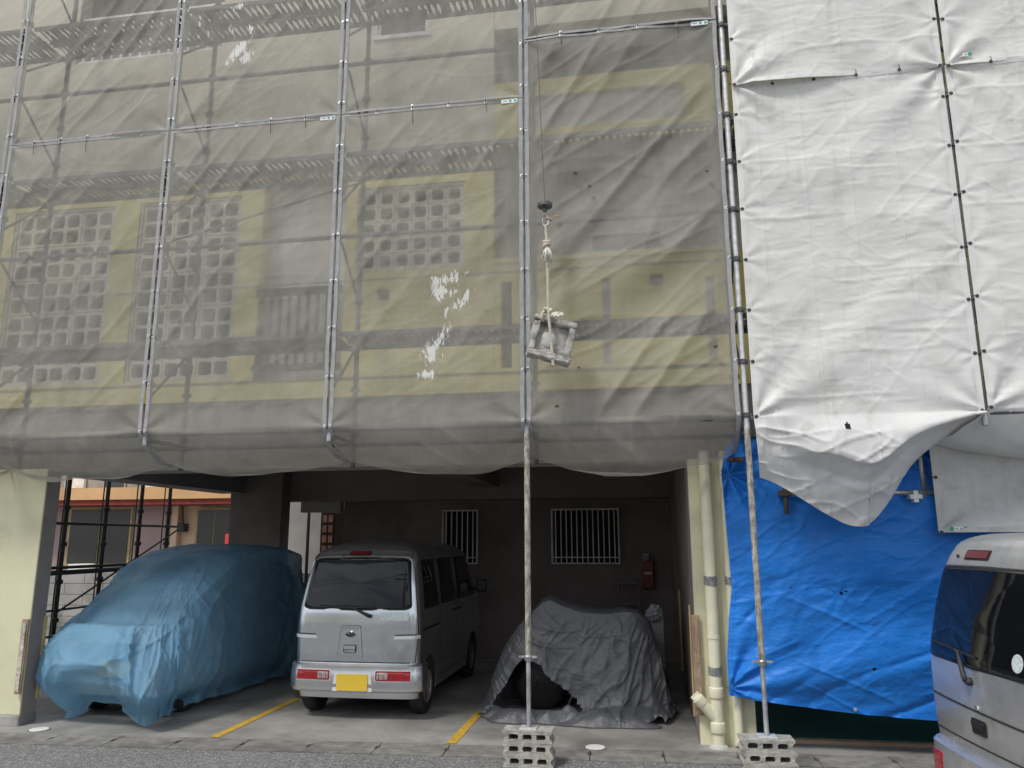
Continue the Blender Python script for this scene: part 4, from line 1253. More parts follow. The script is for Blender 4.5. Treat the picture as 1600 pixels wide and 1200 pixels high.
# concrete piece: dished square plate with a rim, tilted
CP = thing('concrete_piece', 'chipped square concrete plate with raised rim hanging from the rope', 'concrete', (-.66, HY, 3.34))
Mx = Matrix.Rotation(R(11), 3, 'Y') @ Matrix.Rotation(R(-16), 3, 'X') @ Matrix.Rotation(R(14), 3, 'Z')
def lump(x0, x1, y0, y1, z0, z1, name, amp=.008, parent=None, mat='slab_piece', n=9, seed=0, round_=.0):
    bm = bmesh.new()
    bmesh.ops.create_cube(bm, size=1)
    bmesh.ops.scale(bm, vec=(x1 - x0, y1 - y0, z1 - z0), verts=bm.verts)
    bmesh.ops.translate(bm, vec=((x0 + x1) / 2, (y0 + y1) / 2, (z0 + z1) / 2), verts=bm.verts)
    bmesh.ops.bevel(bm, geom=list(bm.edges), offset=min(x1 - x0, y1 - y0, z1 - z0) * .22, segments=2, affect='EDGES', profile=.6)
    bmesh.ops.subdivide_edges(bm, edges=[e for e in bm.edges if e.calc_length() > .03], cuts=n, use_grid_fill=True)
    bmesh.ops.triangulate(bm, faces=bm.faces)
    for v in bm.verts:
        c = v.co
        k = float(fbm(c.x * 22 + c.y * 13 + seed, c.z * 22 - c.y * 9, 5 + seed)) * amp
        v.co = c + v.normal * k
    me = bpy.data.meshes.new(name)
    for v in bm.verts: v.co = Mx @ v.co
    bm.to_mesh(me); bm.free()
    return link(name, me, mat, parent or CP, True)
w_, h_ = .155, .165
lump(-w_ + .02, w_ - .02, -.004, .028, -h_ + .02, h_ - .02, 'plate', .004, seed=1)
lump(-w_ - .03, w_ + .02, -.055, .035, h_ - .025, h_ + .03, 'rim', .010, seed=2)
lump(-w_ - .02, w_ + .025, -.045, .035, -h_ - .02, -h_ + .035, 'rim', .010, seed=3)
lump(-w_ - .02, -w_ + .03, -.045, .034, -h_ + .03, h_ - .02, 'rim', .009, seed=4)
lump(w_ - .03, w_ + .02, -.045, .034, -h_ + .03, h_ - .02, 'rim', .009, seed=5)
sp = MB(); sp.lathe((0, -.006, 0), (0, -1, 0), [(.075, -.004), (.070, .004), (.001, .006)], 22)
sp.v = [tuple(Mx @ Vector((x * .95 - .03, y, z - .0))) for x, y, z in sp.v]
sp.build('mortar_spot', 'slab_spot', CP, smooth=True, local=True)

# ================================================================== CONCRETE BLOCKS UNDER THE POLES
BLW, BLH, BLD_ = .394, .088, .19
def block_mesh(seed):
    rnd = random.Random(seed)
    w, h = BLW / 2, BLH
    e = .022
    out = [(-w, 0), (w, 0), (w, .012), (w - e * .5, .024), (w - e, .036), (w - e, h - .036), (w - e * .5, h - .024), (w, h - .012), (w, h), (-w, h), (-w, h - .012), (-w + e * .5, h - .024), (-w + e, h - .036), (-w + e, .036), (-w + e * .5, .024), (-w, .012)]
    holes = [rrect(.074, .042, .015, 3, cx, h / 2) for cx in (-.108, 0, .108)]
    me = plate_holes(out, holes, -BLD_ / 2, BLD_ / 2)
    for v in me.vertices:
        c = v.co
        v.co = (c.x + rnd.uniform(-.002, .002), c.y + rnd.uniform(-.002, .002), c.z + (rnd.uniform(-.001, .001) if .005 < c.z < h - .005 else 0))
    return me
bms = [block_mesh(i) for i in range(3)]
where = ['left scaffold pole with the hoist', 'right scaffold pole by the blue tarp']
lv = ['bottom', 'middle', 'top']
for i, x in enumerate((PX[4], PX[5])):
    for k in range(3):
        o = link('concrete_block', bms[(k + i) % 3], 'block_conc')
        o.location = (x + .005 + random.uniform(-.008, .008) - (.012 if k == 2 else 0), OY - .01 + random.uniform(-.005, .005), .0015 + k * (BLH + .0005))
        o.rotation_euler = (0, 0, random.uniform(-.02, .02) + (.03 if i else 0))
        tag(o, '%s hollow concrete block of the stack under the %s' % (lv[k], where[i]), 'block', 'concrete blocks under the scaffold poles')

# ================================================================== VANS
class VanShape:
    """local frame: rear bumper at y=0, front towards +y, x to the right, z up"""
    def __init__(s, W=.652, H=1.735, L=3.32, rake=.15, zr=1.50, kw=1.0, kr=.55):
        s.W, s.H, s.L, s.rake = W, H, L, rake
        s.zr, s.kw, s.kr = zr, kw, kr      # roof rounding: start height, width share, depth at the rear

    def w(s, z):
        z = np.asarray(z, float)
        b = np.interp(z, [0, .22, .40, .70, .98, 1.10, 1.35, 1.58, 1.66], [.93, .965, .99, 1.0, .992, .975, .925, .87, .835]) * s.W
        q = np.clip((z - s.zr) / (s.H - s.zr), 0, 1)
        return b * (1 - s.kw + s.kw * np.sqrt(np.clip(1 - q ** 3.2, 0, 1)))

    def yr(s, z):
        z = np.asarray(z, float)
        b = np.interp(z, [0, .25, .50, .62, .90, 1.02, 1.30, 1.56, 1.66], [.16, .09, .055, .045, .045, .055, .055 + s.rake * .42, .055 + s.rake, .055 + s.rake * 1.35])
        q = np.clip((z - s.zr) / (s.H - s.zr), 0, 1)
        return b + s.kr * (1 - np.sqrt(np.clip(1 - q ** 2.6, 0, 1)))

    def yf(s, z):
        z = np.asarray(z, float)
        b = np.interp(z, [0, .25, .45, .75, .95, 1.55, 1.66], [s.L - .10, s.L - .03, s.L, s.L - .03, s.L - .16, s.L - .66, s.L - .78])
        q = np.clip((z - 1.50) / (s.H - 1.50), 0, 1)
        return b - .8 * (1 - np.sqrt(np.clip(1 - q ** 2.6, 0, 1)))

    def rear(s, x, z):
        x = np.asarray(x, float); w = np.maximum(s.w(z), .02)
        k = np.clip(np.abs(x) / w, 0, 1)
        r = .085
        over = np.clip(np.abs(x) - (w - r), 0, r)
        return s.yr(z) + .030 * k ** 2.4 + (r - np.sqrt(np.clip(r * r - over * over, 0, None)))

    def front(s, x, z):
        x = np.asarray(x, float); w = np.maximum(s.w(z), .02)
        k = np.clip(np.abs(x) / w, 0, 1); r = .16
        over = np.clip(np.abs(x) - (w - r), 0, r)
        return s.yf(z) - .07 * k ** 2.2 - (r - np.sqrt(np.clip(r * r - over * over, 0, None)))

    def rearP(s, a, b, off=0.0):     # patch point on the rear face: a = x, b = z
        e = .004
        y = float(s.rear(a, b))
        n = Vector((-(float(s.rear(a + e, b)) - float(s.rear(a - e, b))) / (2 * e), 1, -(float(s.rear(a, b + e)) - float(s.rear(a, b - e))) / (2 * e)))
        n.normalize()
        return Vector((a, y, b)) - n * off

    def sideP(s, sign):
        def f(a, b, off=0.0):        # a = y, b = z
            return Vector((sign * (float(s.w(b)) + off), a, b))
        return f


def patch(outline, fn, off, rings=7, rim=.0):
    """curved panel that follows the body; outline in the surface's own two coordinates"""
    n = len(outline)
    cx = sum(p[0] for p in outline) / n; cy = sum(p[1] for p in outline) / n
    m = MB(); vs = []
    if rim: vs += [fn(a, b, off - rim) for a, b in outline]
    for k in range(rings):
        f_ = 1 - k / rings
        vs += [fn(cx + (a - cx) * f_, cy + (b - cy) * f_, off) for a, b in outline]
    vs.append(fn(cx, cy, off))
    rr = rings + (1 if rim else 0)
    fs = []
    for k in range(rr - 1):
        for i in range(n): fs.append((k * n + i, k * n + (i + 1) % n, (k + 1) * n + (i + 1) % n, (k + 1) * n + i))
    for i in range(n): fs.append(((rr - 1) * n + i, (rr - 1) * n + (i + 1) % n, rr * n))
    return m.add(vs, fs)


def dens(poly, k=6):
    out = []
    for i in range(len(poly)):
        a, b = poly[i], poly[(i + 1) % len(poly)]
        for j in range(k): out.append((a[0] + (b[0] - a[0]) * j / k, a[1] + (b[1] - a[1]) * j / k))
    return out


def seam(path, fn, wd=.005, off=.0015):
    m = MB(); pts = []
    for i, (a, b) in enumerate(path):
        p, q = path[max(0, i - 1)], path[min(len(path) - 1, i + 1)]
        dx, dy = q[0] - p[0], q[1] - p[1]; L = math.hypot(dx, dy) or 1
        nx, ny = -dy / L * wd / 2, dx / L * wd / 2
        pts.append([fn(a + nx, b + ny, off), fn(a - nx, b - ny, off)])
    return m.grid(np.array([[list(q) for q in p] for p in pts]))


def quad_win(x0t, x1t, x0b, x1b, zb, zt, r=.07, n=6, bow=0.0):
    """rounded trapezoid outline; x at top and bottom"""
    base = rrect(2, 2, r, n)
    out = []
    for (a, b) in dens(base, 2):
        f_ = (b + 1) / 2
        xl, xr = x0b + (x0t - x0b) * f_, x1b + (x1t - x1b) * f_
        z = zb + (zt - zb) * f_
        out.append((xl + (xr - xl) * (a + 1) / 2, z + bow * (1 - a * a) * (1 if b > 0 else -1)))
    return out


def wheel(parent, x, y, r, sign, w=.135):
    c = Vector((x, y, r))
    wo = MB().lathe(c, (sign, 0, 0), [(r * .60, -w / 2), (r * .93, -w / 2), (r * .985, -w * .38), (r, -w * .25), (r, w * .25), (r * .985, w * .38), (r * .93, w / 2), (r * .62, w / 2), (r * .60, w / 2 - .02)], 36).build('wheel', 'rubber', parent, smooth=False, local=True)
    smooth_angle(wo, 50)
    rm = MB().lathe(c, (sign, 0, 0), [(r * .61, w / 2 - .006), (r * .58, w / 2 + .004), (r * .54, w / 2 - .015), (r * .44, w / 2 - .035), (r * .30, w / 2 - .010), (r * .16, w / 2 - .006), (r * .13, w / 2 + .012), (.001, w / 2 + .014)], 32).build('rim', 'rim_steel', wo, smooth=True, local=True)
    for k in range(10):
        a = 2 * math.pi * k / 10
        MB().lathe(c + Vector((sign * (w / 2 - .028), r * .43 * math.cos(a), r * .43 * math.sin(a))), (sign, 0, 0), [(.013, -.004), (.013, .004), (.001, .005)], 8).build('rim_hole', 'black_plastic', wo, local=True)
    gr = MB()
    for k in (-.18, 0, .18):
        gr.lathe(c + Vector((sign * k * w, 0, 0)), (sign, 0, 0), [(r + .0008, -.004), (r + .0012, 0), (r + .0008, .004)], 36)
    gr.build('tread_groove', 'black_plastic', wo, local=True)
    return wo


def make_van(name, label, loc, rz, paint, kind):
    V = VanShape() if kind == 1 else VanShape(W=.66, H=1.765, L=3.3, rake=.12, zr=1.60, kw=.55, kr=.20)
    T = thing(name, label, 'van', loc, rz=rz)
    zs = np.concatenate([np.linspace(.20, 1.50, 40), 1.50 + (V.H - 1.50) * np.sin(np.linspace(0, math.pi / 2, 22))[1:-1]])
    rows = []
    nr, ns_ = 41, 46
    for z in zs:
        w = max(float(V.w(z)), .02)
        xs = w * np.sin(np.linspace(-math.pi / 2, math.pi / 2, nr))
        ring = [(x, float(V.rear(x, z)), z) for x in xs]
        y0, y1 = float(V.rear(w, z)), float(V.front(w, z))
        ring += [(w, y, z) for y in np.linspace(y0, y1, ns_)[1:-1]]
        ring += [(x, float(V.front(x, z)), z) for x in xs[::-1]]
        ring += [(-w, y, z) for y in np.linspace(y1, y0, ns_)[1:-1]]
        rows.append(ring)
    P = np.array(rows)
    # roof crown
    top = P[-1].copy(); c = top.mean(0)
    extra = []
    for f_ in (.85, .6, .3, .02):
        q = c + (top - c) * [f_, f_, 1]; q[:, 2] = top[:, 2] + .012 * (1 - f_ * f_); extra.append(q)
    P = np.concatenate([P, np.array(extra)], 0)
    m = MB().grid(P, close_u=True)
    n = P.shape[1]
    m.f.append(tuple(reversed(range(n)))); m.f.append(tuple((P.shape[0] - 1) * n + k for k in range(n)))
    body = m.build('body', paint, T, local=True)
    # wheel arches
    RW, AX = .262, (.50, 2.62)
    cut = MB()
    for ya in AX:
        for sg in (-1, 1):
            cut.lathe((sg * .72, ya, RW + .005), (sg, 0, 0), [(RW + .040, -.30), (RW + .040, .2)], 40)
    co = cut.build('cutter', 'seam_dark')
    co.matrix_world = Matrix.Identity(4)
    keep = T.matrix_world.copy()
    md = body.modifiers.new('b', 'BOOLEAN'); md.object = co; md.operation = 'DIFFERENCE'; md.solver = 'EXACT'
    T.location = (0, 0, 0); T.rotation_euler = (0, 0, 0)
    bpy.context.view_layer.update()
    dg = bpy.context.evaluated_depsgraph_get()
    me = bpy.data.meshes.new_from_object(body.evaluated_get(dg))
    body.modifiers.clear(); body.data = me
    T.location = loc; T.rotation_euler = (0, 0, rz)
    bpy.data.objects.remove(co)
    smooth_angle(body, 28)
    R_ = V.rearP
    # inner arches and underbody
    un = MB().box(-.56, .56, .25, 3.1, .19, .32)
    un.build('underbody', 'black_plastic', T, local=True)
    for ya in AX:
        for sg in (-1, 1):
            wheel(T, sg * (V.W - .085), ya, RW, sg)
    ax = MB().cyl((-.5, AX[0], RW), (.5, AX[0], RW), .04, 10)
    ax.lathe((0, AX[0], RW), (1, 0, 0), [(.05, -.12), (.11, -.05), (.11, .05), (.05, .12)], 16)
    ax.build('axle', 'black_plastic', T, local=True)
    MB().tube([(-.30, .16, .235), (-.30, .6, .25), (-.1, 1.2, .25)], .022, 10).build('exhaust', 'rust', T, local=True, smooth=True)
    for sg in (-1,):
        MB().box(sg * .58 - .07, sg * .58 + .07, .155, .165, .175, .30).build('mud_flap', 'black_plastic', T, local=True)
    # bumper: swept round the corners
    bz0, bz1 = (.268, .535) if kind == 1 else (.20, .475)
    prof = [(.0, bz1 - .005), (.030, bz1 + .0), (.048, bz1 - .018), (.050, bz1 - .075), (.056, bz1 - .090), (.058, bz0 + .05), (.050, bz0 + .015), (.030, bz0), (.0, bz0 + .0)]
    path = []
    Wb = V.W + .012
    for k in range(31):
        x = -Wb + .0 + 2 * Wb * k / 30
        xx = Wb * math.sin(math.pi / 2 * max(-1, min(1, (k - 15) / 15)))
        path.append((xx, float(V.rear(np.clip(xx, -V.W * .985, V.W * .985), .45)) - .0))
    ends = .30
    full = [(-Wb, y) for y in np.linspace(ends, path[0][1] + .01, 5)] + path[1:-1] + [(Wb, y) for y in np.linspace(path[-1][1] + .01, ends, 5)]
    rows = []
    for i, (x, y) in enumerate(full):
        a, b = full[max(0, i - 1)], full[min(len(full) - 1, i + 1)]
        t_ = Vector((b[0] - a[0], b[1] - a[1], 0)); t_.normalize() if t_.length else None
        nn = Vector((t_.y, -t_.x, 0))
        rows.append([(x + nn.x * o_ * (1 if abs(x) < Wb * .98 else .35), y + nn.y * o_, z) for o_, z in prof])
    bmp = MB().grid(np.array(rows)).build('bumper', paint, T, local=True); smooth_angle(bmp, 30)
    def B_(a, b, off=0.0):            # point on the bumper's outer face
        xs_ = np.clip(a, -V.W * .985, V.W * .985)
        return Vector((a, float(V.rear(xs_, .45)) - .056 - off + (.006 if b > bz1 - .08 else 0), b))
    if kind == 1:
        for sg in (-1, 1):
            lx0, lx1 = (.235, .585)
            def mk(x0, x1, z0, z1, r): return dens(rrect(x1 - x0, z1 - z0, r, 3, sg * (x0 + x1) / 2, (z0 + z1) / 2), 3)
            hs = patch(mk(lx0 - .008, lx1 + .008, .376, .482, .012), B_, .004, 3, .01).build('tail_light', 'white_paint', bmp, local=True)
            tl = patch(mk(lx0, lx1, .384, .474, .010), B_, .008, 4, .008).build('red_lens', 'red_lens', bmp, local=True)
            patch(mk(lx0 + .015, lx0 + .130, .398, .460, .006), B_, .011, 3, .006).build('reverse_lens', 'clear_lens', bmp, local=True)
            for k in range(3):
                patch(mk(lx0 + .035 + k * .045, lx0 + .040 + k * .045, .395, .463, .002), B_, .0125, 1, .002).build('lens_rib', 'red_dark', bmp, local=True)
        rec = patch(dens(quad_win(-.185, .185, -.205, .205, bz0 + .012, .452, .06), 1), B_, .0015, 3).build('plate_recess', 'white_paint', bmp, local=True)
        patch(dens(rrect(.318, .152, .004, 2, 0, .365), 3), B_, .012, 2, .008).build('number_plate', 'plate_yellow', T, local=True)
        # tailgate window
        wo = quad_win(-.500, .500, -.560, .560, 1.062, 1.535, .16, 6, .012)
        ws = quad_win(-.512, .512, -.574, .574, 1.048, 1.549, .16, 6, .012)
        patch(ws, R_, .0040, 20, .006).build('window_seal', 'black_plastic', T, local=True, smooth=True)
        patch(wo, R_, .0065, 20, .003).build('rear_window', 'glass_dark', T, local=True, smooth=True)
        # high stop lamp
        patch(dens(rrect(.235, .046, .012, 3, -.045, 1.597), 3), R_, .004, 2, .006).build('stop_lamp_surround', 'black_plastic', T, local=True)
        patch(dens(rrect(.215, .030, .008, 3, -.045, 1.597), 3), R_, .009, 2, .004).build('stop_lamp', 'red_dark', T, local=True)
        MB().lathe(R_(-.225, 1.575, 0), (0, -1, 0), [(.012, 0), (.010, .012), (.001, .014)], 10).build('washer_nozzle', 'black_plastic', T, local=True)
        # wiper
        wp0 = R_(-.06, 1.045, .02)
        wi = MB().tube([R_(.155, .985, .022), R_(.14, .99, .030), R_(.06, 1.022, .030), R_(-.05, 1.066, .022), R_(-.12, 1.090, .016)], [.019, .018, .013, .009, .006], 8).build('wiper', 'black_plastic', T, local=True, smooth=True)
        MB().tube([R_(-.40, 1.082, .010), R_(-.1, 1.080, .012), R_(.20, 1.076, .010)], .006, 6).build('wiper_blade', 'black_plastic', wi, local=True)
        # garnish recess with emblem and handle
        gz0, gz1 = .590, .895
        def dish(a, b, off=0.0):
            fx = min(1, max(0, (.098 + .03 * (gz1 - b) / (gz1 - gz0) - abs(a - .0)) / .022)); fz = min(1, max(0, (gz1 - .004 - b) / .035)); fb = min(1, max(0, (b - gz0) / .03))
            k = min(fx, fz); k = k * k * (3 - 2 * k)
            return R_(a, b, off + .006 - .0055 * k)
        gx = -.045
        go = dens(quad_win(-.100, .100, -.130, .130, gz0, gz1, .16, 4), 2)
        gr = patch([(a + gx, b) for a, b in go], lambda a, b, off: dish(a - gx, b, off) + Vector((gx, 0, 0)), .0012, 16).build('tailgate_recess', paint, T, local=True, smooth=True)
        ed = [(a + gx, b) for a, b in go]
        seam(ed[:len(ed) // 2 + 2], lambda a, b, off: R_(a, b, off + .0065), .006, .0).build('recess_edge', 'seam_dark', gr, local=True)
        em = []
        for k in range(28):
            a = 2 * math.pi * k / 28; em.append((gx + .004 + .058 * math.cos(a), .812 + .030 * math.sin(a)))
        patch(em, R_, .0065, 3, .006).build('emblem', 'chrome', gr, local=True, smooth=True)
        patch([(gx + .004 + (a - gx - .004) * .88, .812 + (b - .812) * .82) for a, b in em], R_, .0085, 3, .003).build('emblem_field', 'emblem_blue', gr, local=True, smooth=True)
        for (sx, sz, sr) in ((-.022, .010, .013), (.012, .012, .006), (.026, .002, .006), (-.002, -.004, .006), (.014, -.012, .006), (.034, -.010, .005)):
            stp = []
            for k in range(8):
                rr = sr if k % 2 == 0 else sr * .3
                stp.append((gx + .004 + sx + rr * 1.3 * math.cos(k * math.pi / 4), .812 + sz + rr * math.sin(k * math.pi / 4)))
            patch(stp, R_, .0105, 1, .002).build('emblem_star', 'chrome', gr, local=True)
        patch(dens(rrect(.135, .080, .018, 3, gx - .004, .672), 2), R_, .0075, 3, .004).build('handle_surround', 'seam_dark', gr, local=True)
        patch(dens(rrect(.120, .036, .010, 3, gx - .004, .688), 2), R_, .020, 3, .012).build('handle', 'chrome', gr, local=True, smooth=False)
        patch(dens(rrect(.115, .026, .008, 3, gx - .004, .652), 2), R_, .011, 2, .004).build('lock_plate', 'sash', gr, local=True)
        # side notches on the rear quarters
        for sg in (-1, 1):
            nt_ = [(sg * .395, .770), (sg * .645, .772), (sg * .645, .806), (sg * .415, .800)]
            patch(dens(nt_, 6), R_, .0065, 3, .007).build('quarter_notch', 'white_paint', T, local=True)
            seam(dens([(sg * .412, .806), (sg * .645, .812)], 10)[:10], R_, .012, .003).build('notch_shade_strip', 'seam_dark', T, local=True)  # dark strip paints in the shade above the notch
        patch(dens(rrect(.28, .075, .004, 2, .40, .985), 2), R_, .0015, 2).build('sticker', 'sticker', T, local=True)
        seam(dens([(-.60, .545), (.60, .545)], 24)[:25], R_, .010, .002).build('tailgate_gap', 'seam_dark', T, local=True)
        for sg in (-1, 1):
            seam(dens([(sg * .612, .545), (sg * .640, .80), (sg * .618, 1.05), (sg * .565, 1.40), (sg * .50, 1.60)], 8)[:33], R_, .006, .002).build('tailgate_gap', 'seam_dark', T, local=True)
        # dent in the roof edge
        # chips and dirt specks
        rnd = random.Random(4)
        ch = MB()
        for k in range(46):
            x, z = rnd.uniform(-.58, .58), rnd.choice([rnd.uniform(.56, .72), rnd.uniform(.30, .50), rnd.uniform(.56, 1.0)])
            fn = B_ if z < .53 else R_
            rr = rnd.uniform(.0015, .005)
            ch.add([fn(x + rr * math.cos(k_ * 1.26), z + rr * rnd.uniform(.6, 1.2) * math.sin(k_ * 1.26), .0016 if fn is R_ else .003) for k_ in range(5)], [(0, 1, 2, 3, 4)])
        ch.build('paint_chips', 'white_paint', T, local=True, kind='stuff')
    else:
        # grey van with glass rear door and lower strip
        wo = quad_win(-.520, .520, -.585, .585, 1.00, 1.545, .15, 6, .008)
        ws = quad_win(-.534, .534, -.600, .600, .985, 1.560, .15, 6, .008)
        patch(ws, R_, .0060, 24, .010).build('window_seal', 'black_plastic', T, local=True, smooth=True)
        patch(wo, R_, .0090, 24, .003).build('rear_window', 'glass_dark', T, local=True, smooth=True)
        patch(dens(rrect(.30, .060, .012, 3, -.10, 1.632), 3), R_, .004, 2, .006).build('stop_lamp_surround', 'black_plastic', T, local=True)
        patch(dens(rrect(.27, .040, .008, 3, -.10, 1.632), 3), R_, .009, 2, .004).build('stop_lamp', 'red_dark', T, local=True)
        MB().lathe(R_(-.34, 1.622, 0), (0, -1, 0), [(.012, 0), (.010, .012), (.001, .014)], 10).build('washer_nozzle', 'black_plastic', T, local=True)
        wi = MB().tube([R_(-.02, .905, .030), R_(-.03, .93, .036), R_(-.075, 1.00, .034), R_(-.13, 1.055, .026), R_(-.19, 1.062, .020)], [.018, .017, .014, .010, .007], 8).build('wiper', 'seam_dark', T, local=True, smooth=True)
        MB().lathe(R_(-.02, .905, 0), (0, -1, 0), [(.024, 0), (.022, .022), (.014, .034), (.001, .036)], 14).build('wiper_hub', 'seam_dark', wi, local=True, smooth=True)
        MB().tube([R_(-.52, 1.075, .012), R_(-.2, 1.062, .016), R_(.06, 1.045, .012)], .008, 6).build('wiper_blade', 'black_plastic', wi, local=True)
        patch([(.46 + .048 * math.cos(2 * math.pi * k / 24), 1.075 + .048 * math.sin(2 * math.pi * k / 24)) for k in range(24)], R_, .0115, 2, .001).build('round_sticker', 'sticker', T, local=True)
        seam(dens([(-.60, .755), (.60, .735)], 24)[:25], R_, .012, .003).build('waist_crease', 'seam_dark', T, local=True)
        hd = patch(dens(rrect(.16, .085, .014, 3, .02, .66), 2), R_, .006, 3, .008).build('handle_recess', 'black_plastic', T, local=True)
        patch(dens(rrect(.13, .038, .008, 3, .02, .672), 2), R_, .016, 2, .010).build('handle', 'black_plastic', hd, local=True)
        MB().lathe(R_(.02, .765, 0), (0, -1, 0), [(.016, 0), (.014, .008), (.004, .010), (.001, .010)], 12).build('lock', 'chrome', T, local=True)
        seam(dens([(-.60, .548), (.60, .548)], 24)[:25], R_, .010, .002).build('tailgate_gap', 'seam_dark', T, local=True)
        for sg in (-1, 1):
            patch(dens(rrect(.16, .13, .012, 3, sg * .52, .345), 3), B_, .006, 4, .008).build('tail_light', 'red_lens', bmp, local=True)
            seam(dens([(sg * .617, .548), (sg * .645, .80), (sg * .630, 1.05), (sg * .585, 1.40), (sg * .52, 1.62)], 8)[:33], R_, .006, .002).build('tailgate_gap', 'seam_dark', T, local=True)
        patch(dens(rrect(.318, .152, .004, 2, 0, .29), 3), B_, .012, 2, .008).build('number_plate', 'plate_yellow', T, local=True)
    # sides
    for sg in (-1, 1):
        Sd = V.sideP(sg)
        for (yt0, yt1, yb0, yb1) in ((.34, .84, .28, .86), (1.0, 1.62, .98, 1.66), (1.80, 2.42, 1.76, 2.74)):
            zt, zb = 1.515, 1.055
            patch(quad_win(yt0 - .015, yt1 + .015, yb0 - .015, yb1 + .015, zb - .018, zt + .018, .12, 4), Sd, .0015, 5, .003).build('window_seal', 'black_plastic', T, local=True, smooth=True)
            patch(quad_win(yt0, yt1, yb0, yb1, zb, zt, .12, 4), Sd, .004, 5, .002).build('side_window', 'glass_dark', T, local=True, smooth=True)
        for yy in (.92, 1.72):
            seam([(yy, z) for z in np.linspace(.33, 1.60, 30)], Sd, .007, .002).build('door_gap', 'seam_dark', T, local=True)
        seam([(y, .30) for y in np.linspace(.92, 2.25, 20)], Sd, .007, .002).build('door_gap', 'seam_dark', T, local=True)
        seam([(y, .845) for y in np.linspace(.22, .90, 14)], Sd, .022, .003).build('slide_rail', 'black_plastic', T, local=True)
        for yy in (1.56, 1.84):
            MB().obox((sg * (V.W + .008), yy, .93), .010, .055, .016).build('door_handle', 'black_plastic', T, local=True, bevel=.006)
        ma = MB().tube([(sg * (V.W - .03), 2.66, 1.10), (sg * (V.W + .06), 2.70, 1.10)], .018, 8).build('mirror', 'black_plastic', T, local=True)
        mb = MB().obox((sg * (V.W + .10), 2.70, 1.14), .065, .030, .085).build('mirror_shell', 'black_plastic', ma, local=True, bevel=.018)
        MB().obox((sg * (V.W + .10), 2.668, 1.14), .045, .0015, .062).build('mirror_glass', 'glass_mid', ma, local=True)
    # windscreen and front lamps
    def F_(a, b, off=0.0): return Vector((a, float(V.front(a, b)) + off, b))
    patch(quad_win(-.45, .45, -.56, .56, 1.0, 1.50, .12, 5), F_, .004, 8, .003).build('windscreen', 'glass_dark', T, local=True, smooth=True)
    for sg in (-1, 1):
        patch(dens(rrect(.22, .14, .04, 4, sg * .45, .66), 2), F_, .006, 4, .006).build('headlight', 'clear_lens', T, local=True)
    return T


make_van('silver_van', 'silver kei van parked tail out in the middle of the carport', (-2.835, 7.62, 0.004), 0.0, 'silver_paint', 1)
make_van('grey_van', 'grey kei van cut off by the right edge of the picture', (1.86, 5.15, 0.0), R(-85), 'grey_paint', 2)

# ================================================================== COVERED CAR (blue translucent cover)
CX, CY = -5.24, 8.90
CAR = thing('covered_car', 'small car dimly visible under the thin blue cover', 'car', (CX, 7.2, 0))
def car_top(y):       # y in local -1.6 .. 1.6, nose towards the road
    return np.interp(y, [-1.62, -1.54, -1.40, -1.20, -.87, -.50, -.10, .35, 1.0, 1.40, 1.56, 1.64], [.55, .80, .96, 1.10, 1.33, 1.53, 1.61, 1.63, 1.60, 1.52, 1.20, .60])
ys = np.linspace(-1.48, 1.62, 60)
rows = []
for y in ys:
    h = float(car_top(y)); hw = .60 * (1 - .10 * abs(y / 1.64) ** 6)
    hw *= 1 - .20 * max(0, (-y - .7) / .9) ** 2
    ring = []
    for k in range(33):
        a = math.pi * k / 32
        cx_, sz_ = math.cos(a), math.sin(a)
        e = .34
        xx = hw * math.copysign(abs(cx_) ** e, cx_)
        zz = .22 + (h - .22) * abs(sz_) ** e
        if zz > .95: xx *= 1 - .16 * (zz - .95) / .65
        ring.append((CX + xx, CY + y, zz))
    rows.append(ring)
o = MB().grid(np.array(rows)); o.f.append(tuple(range(33))); o.f.append(tuple((59) * 33 + k for k in reversed(range(33))))
o = o.build('body', 'car_pale', CAR); smooth_angle(o, 50)
for (y, sg) in ((-1.05, -1), (-1.05, 1), (1.05, -1), (1.05, 1)):
    MB().lathe((CX + sg * .47, CY + y, .27), (sg, 0, 0), [(.15, -.07), (.25, -.07), (.268, -.03), (.268, .05), (.25, .075), (.16, .075), (.13, .05), (.001, .05)], 28).build('wheel', 'rubber', CAR)
MB().box(CX - .17, CX + .17, CY - 1.53, CY - 1.515, .40, .56).build('number_plate', 'plate_yellow', CAR)
MB().box(CX - .42, CX + .42, CY - 1.51, CY - 1.49, .60, .72).build('grille', 'car_dark', CAR)
for sg in (-1, 1):
    MB().obox((CX + sg * .38, CY - 1.47, .70), .10, .04, .07).build('headlight', 'clear_lens', CAR, bevel=.02)
ws_ = []
for y in np.linspace(-1.12, -.48, 12):
    ws_.append([(CX + xx, CY + y, float(car_top(y)) + .003 - .10 * abs(xx / .5) ** 3) for xx in np.linspace(-.46, .46, 12)])
MB().grid(np.array(ws_)).build('windscreen', 'car_dark', CAR, smooth=True)

def cover_surface(nth, ns_, fn):
    th, s = np.meshgrid(np.linspace(0, 2 * math.pi, nth, endpoint=False), np.linspace(0, 1, ns_))
    return fn(th, s)

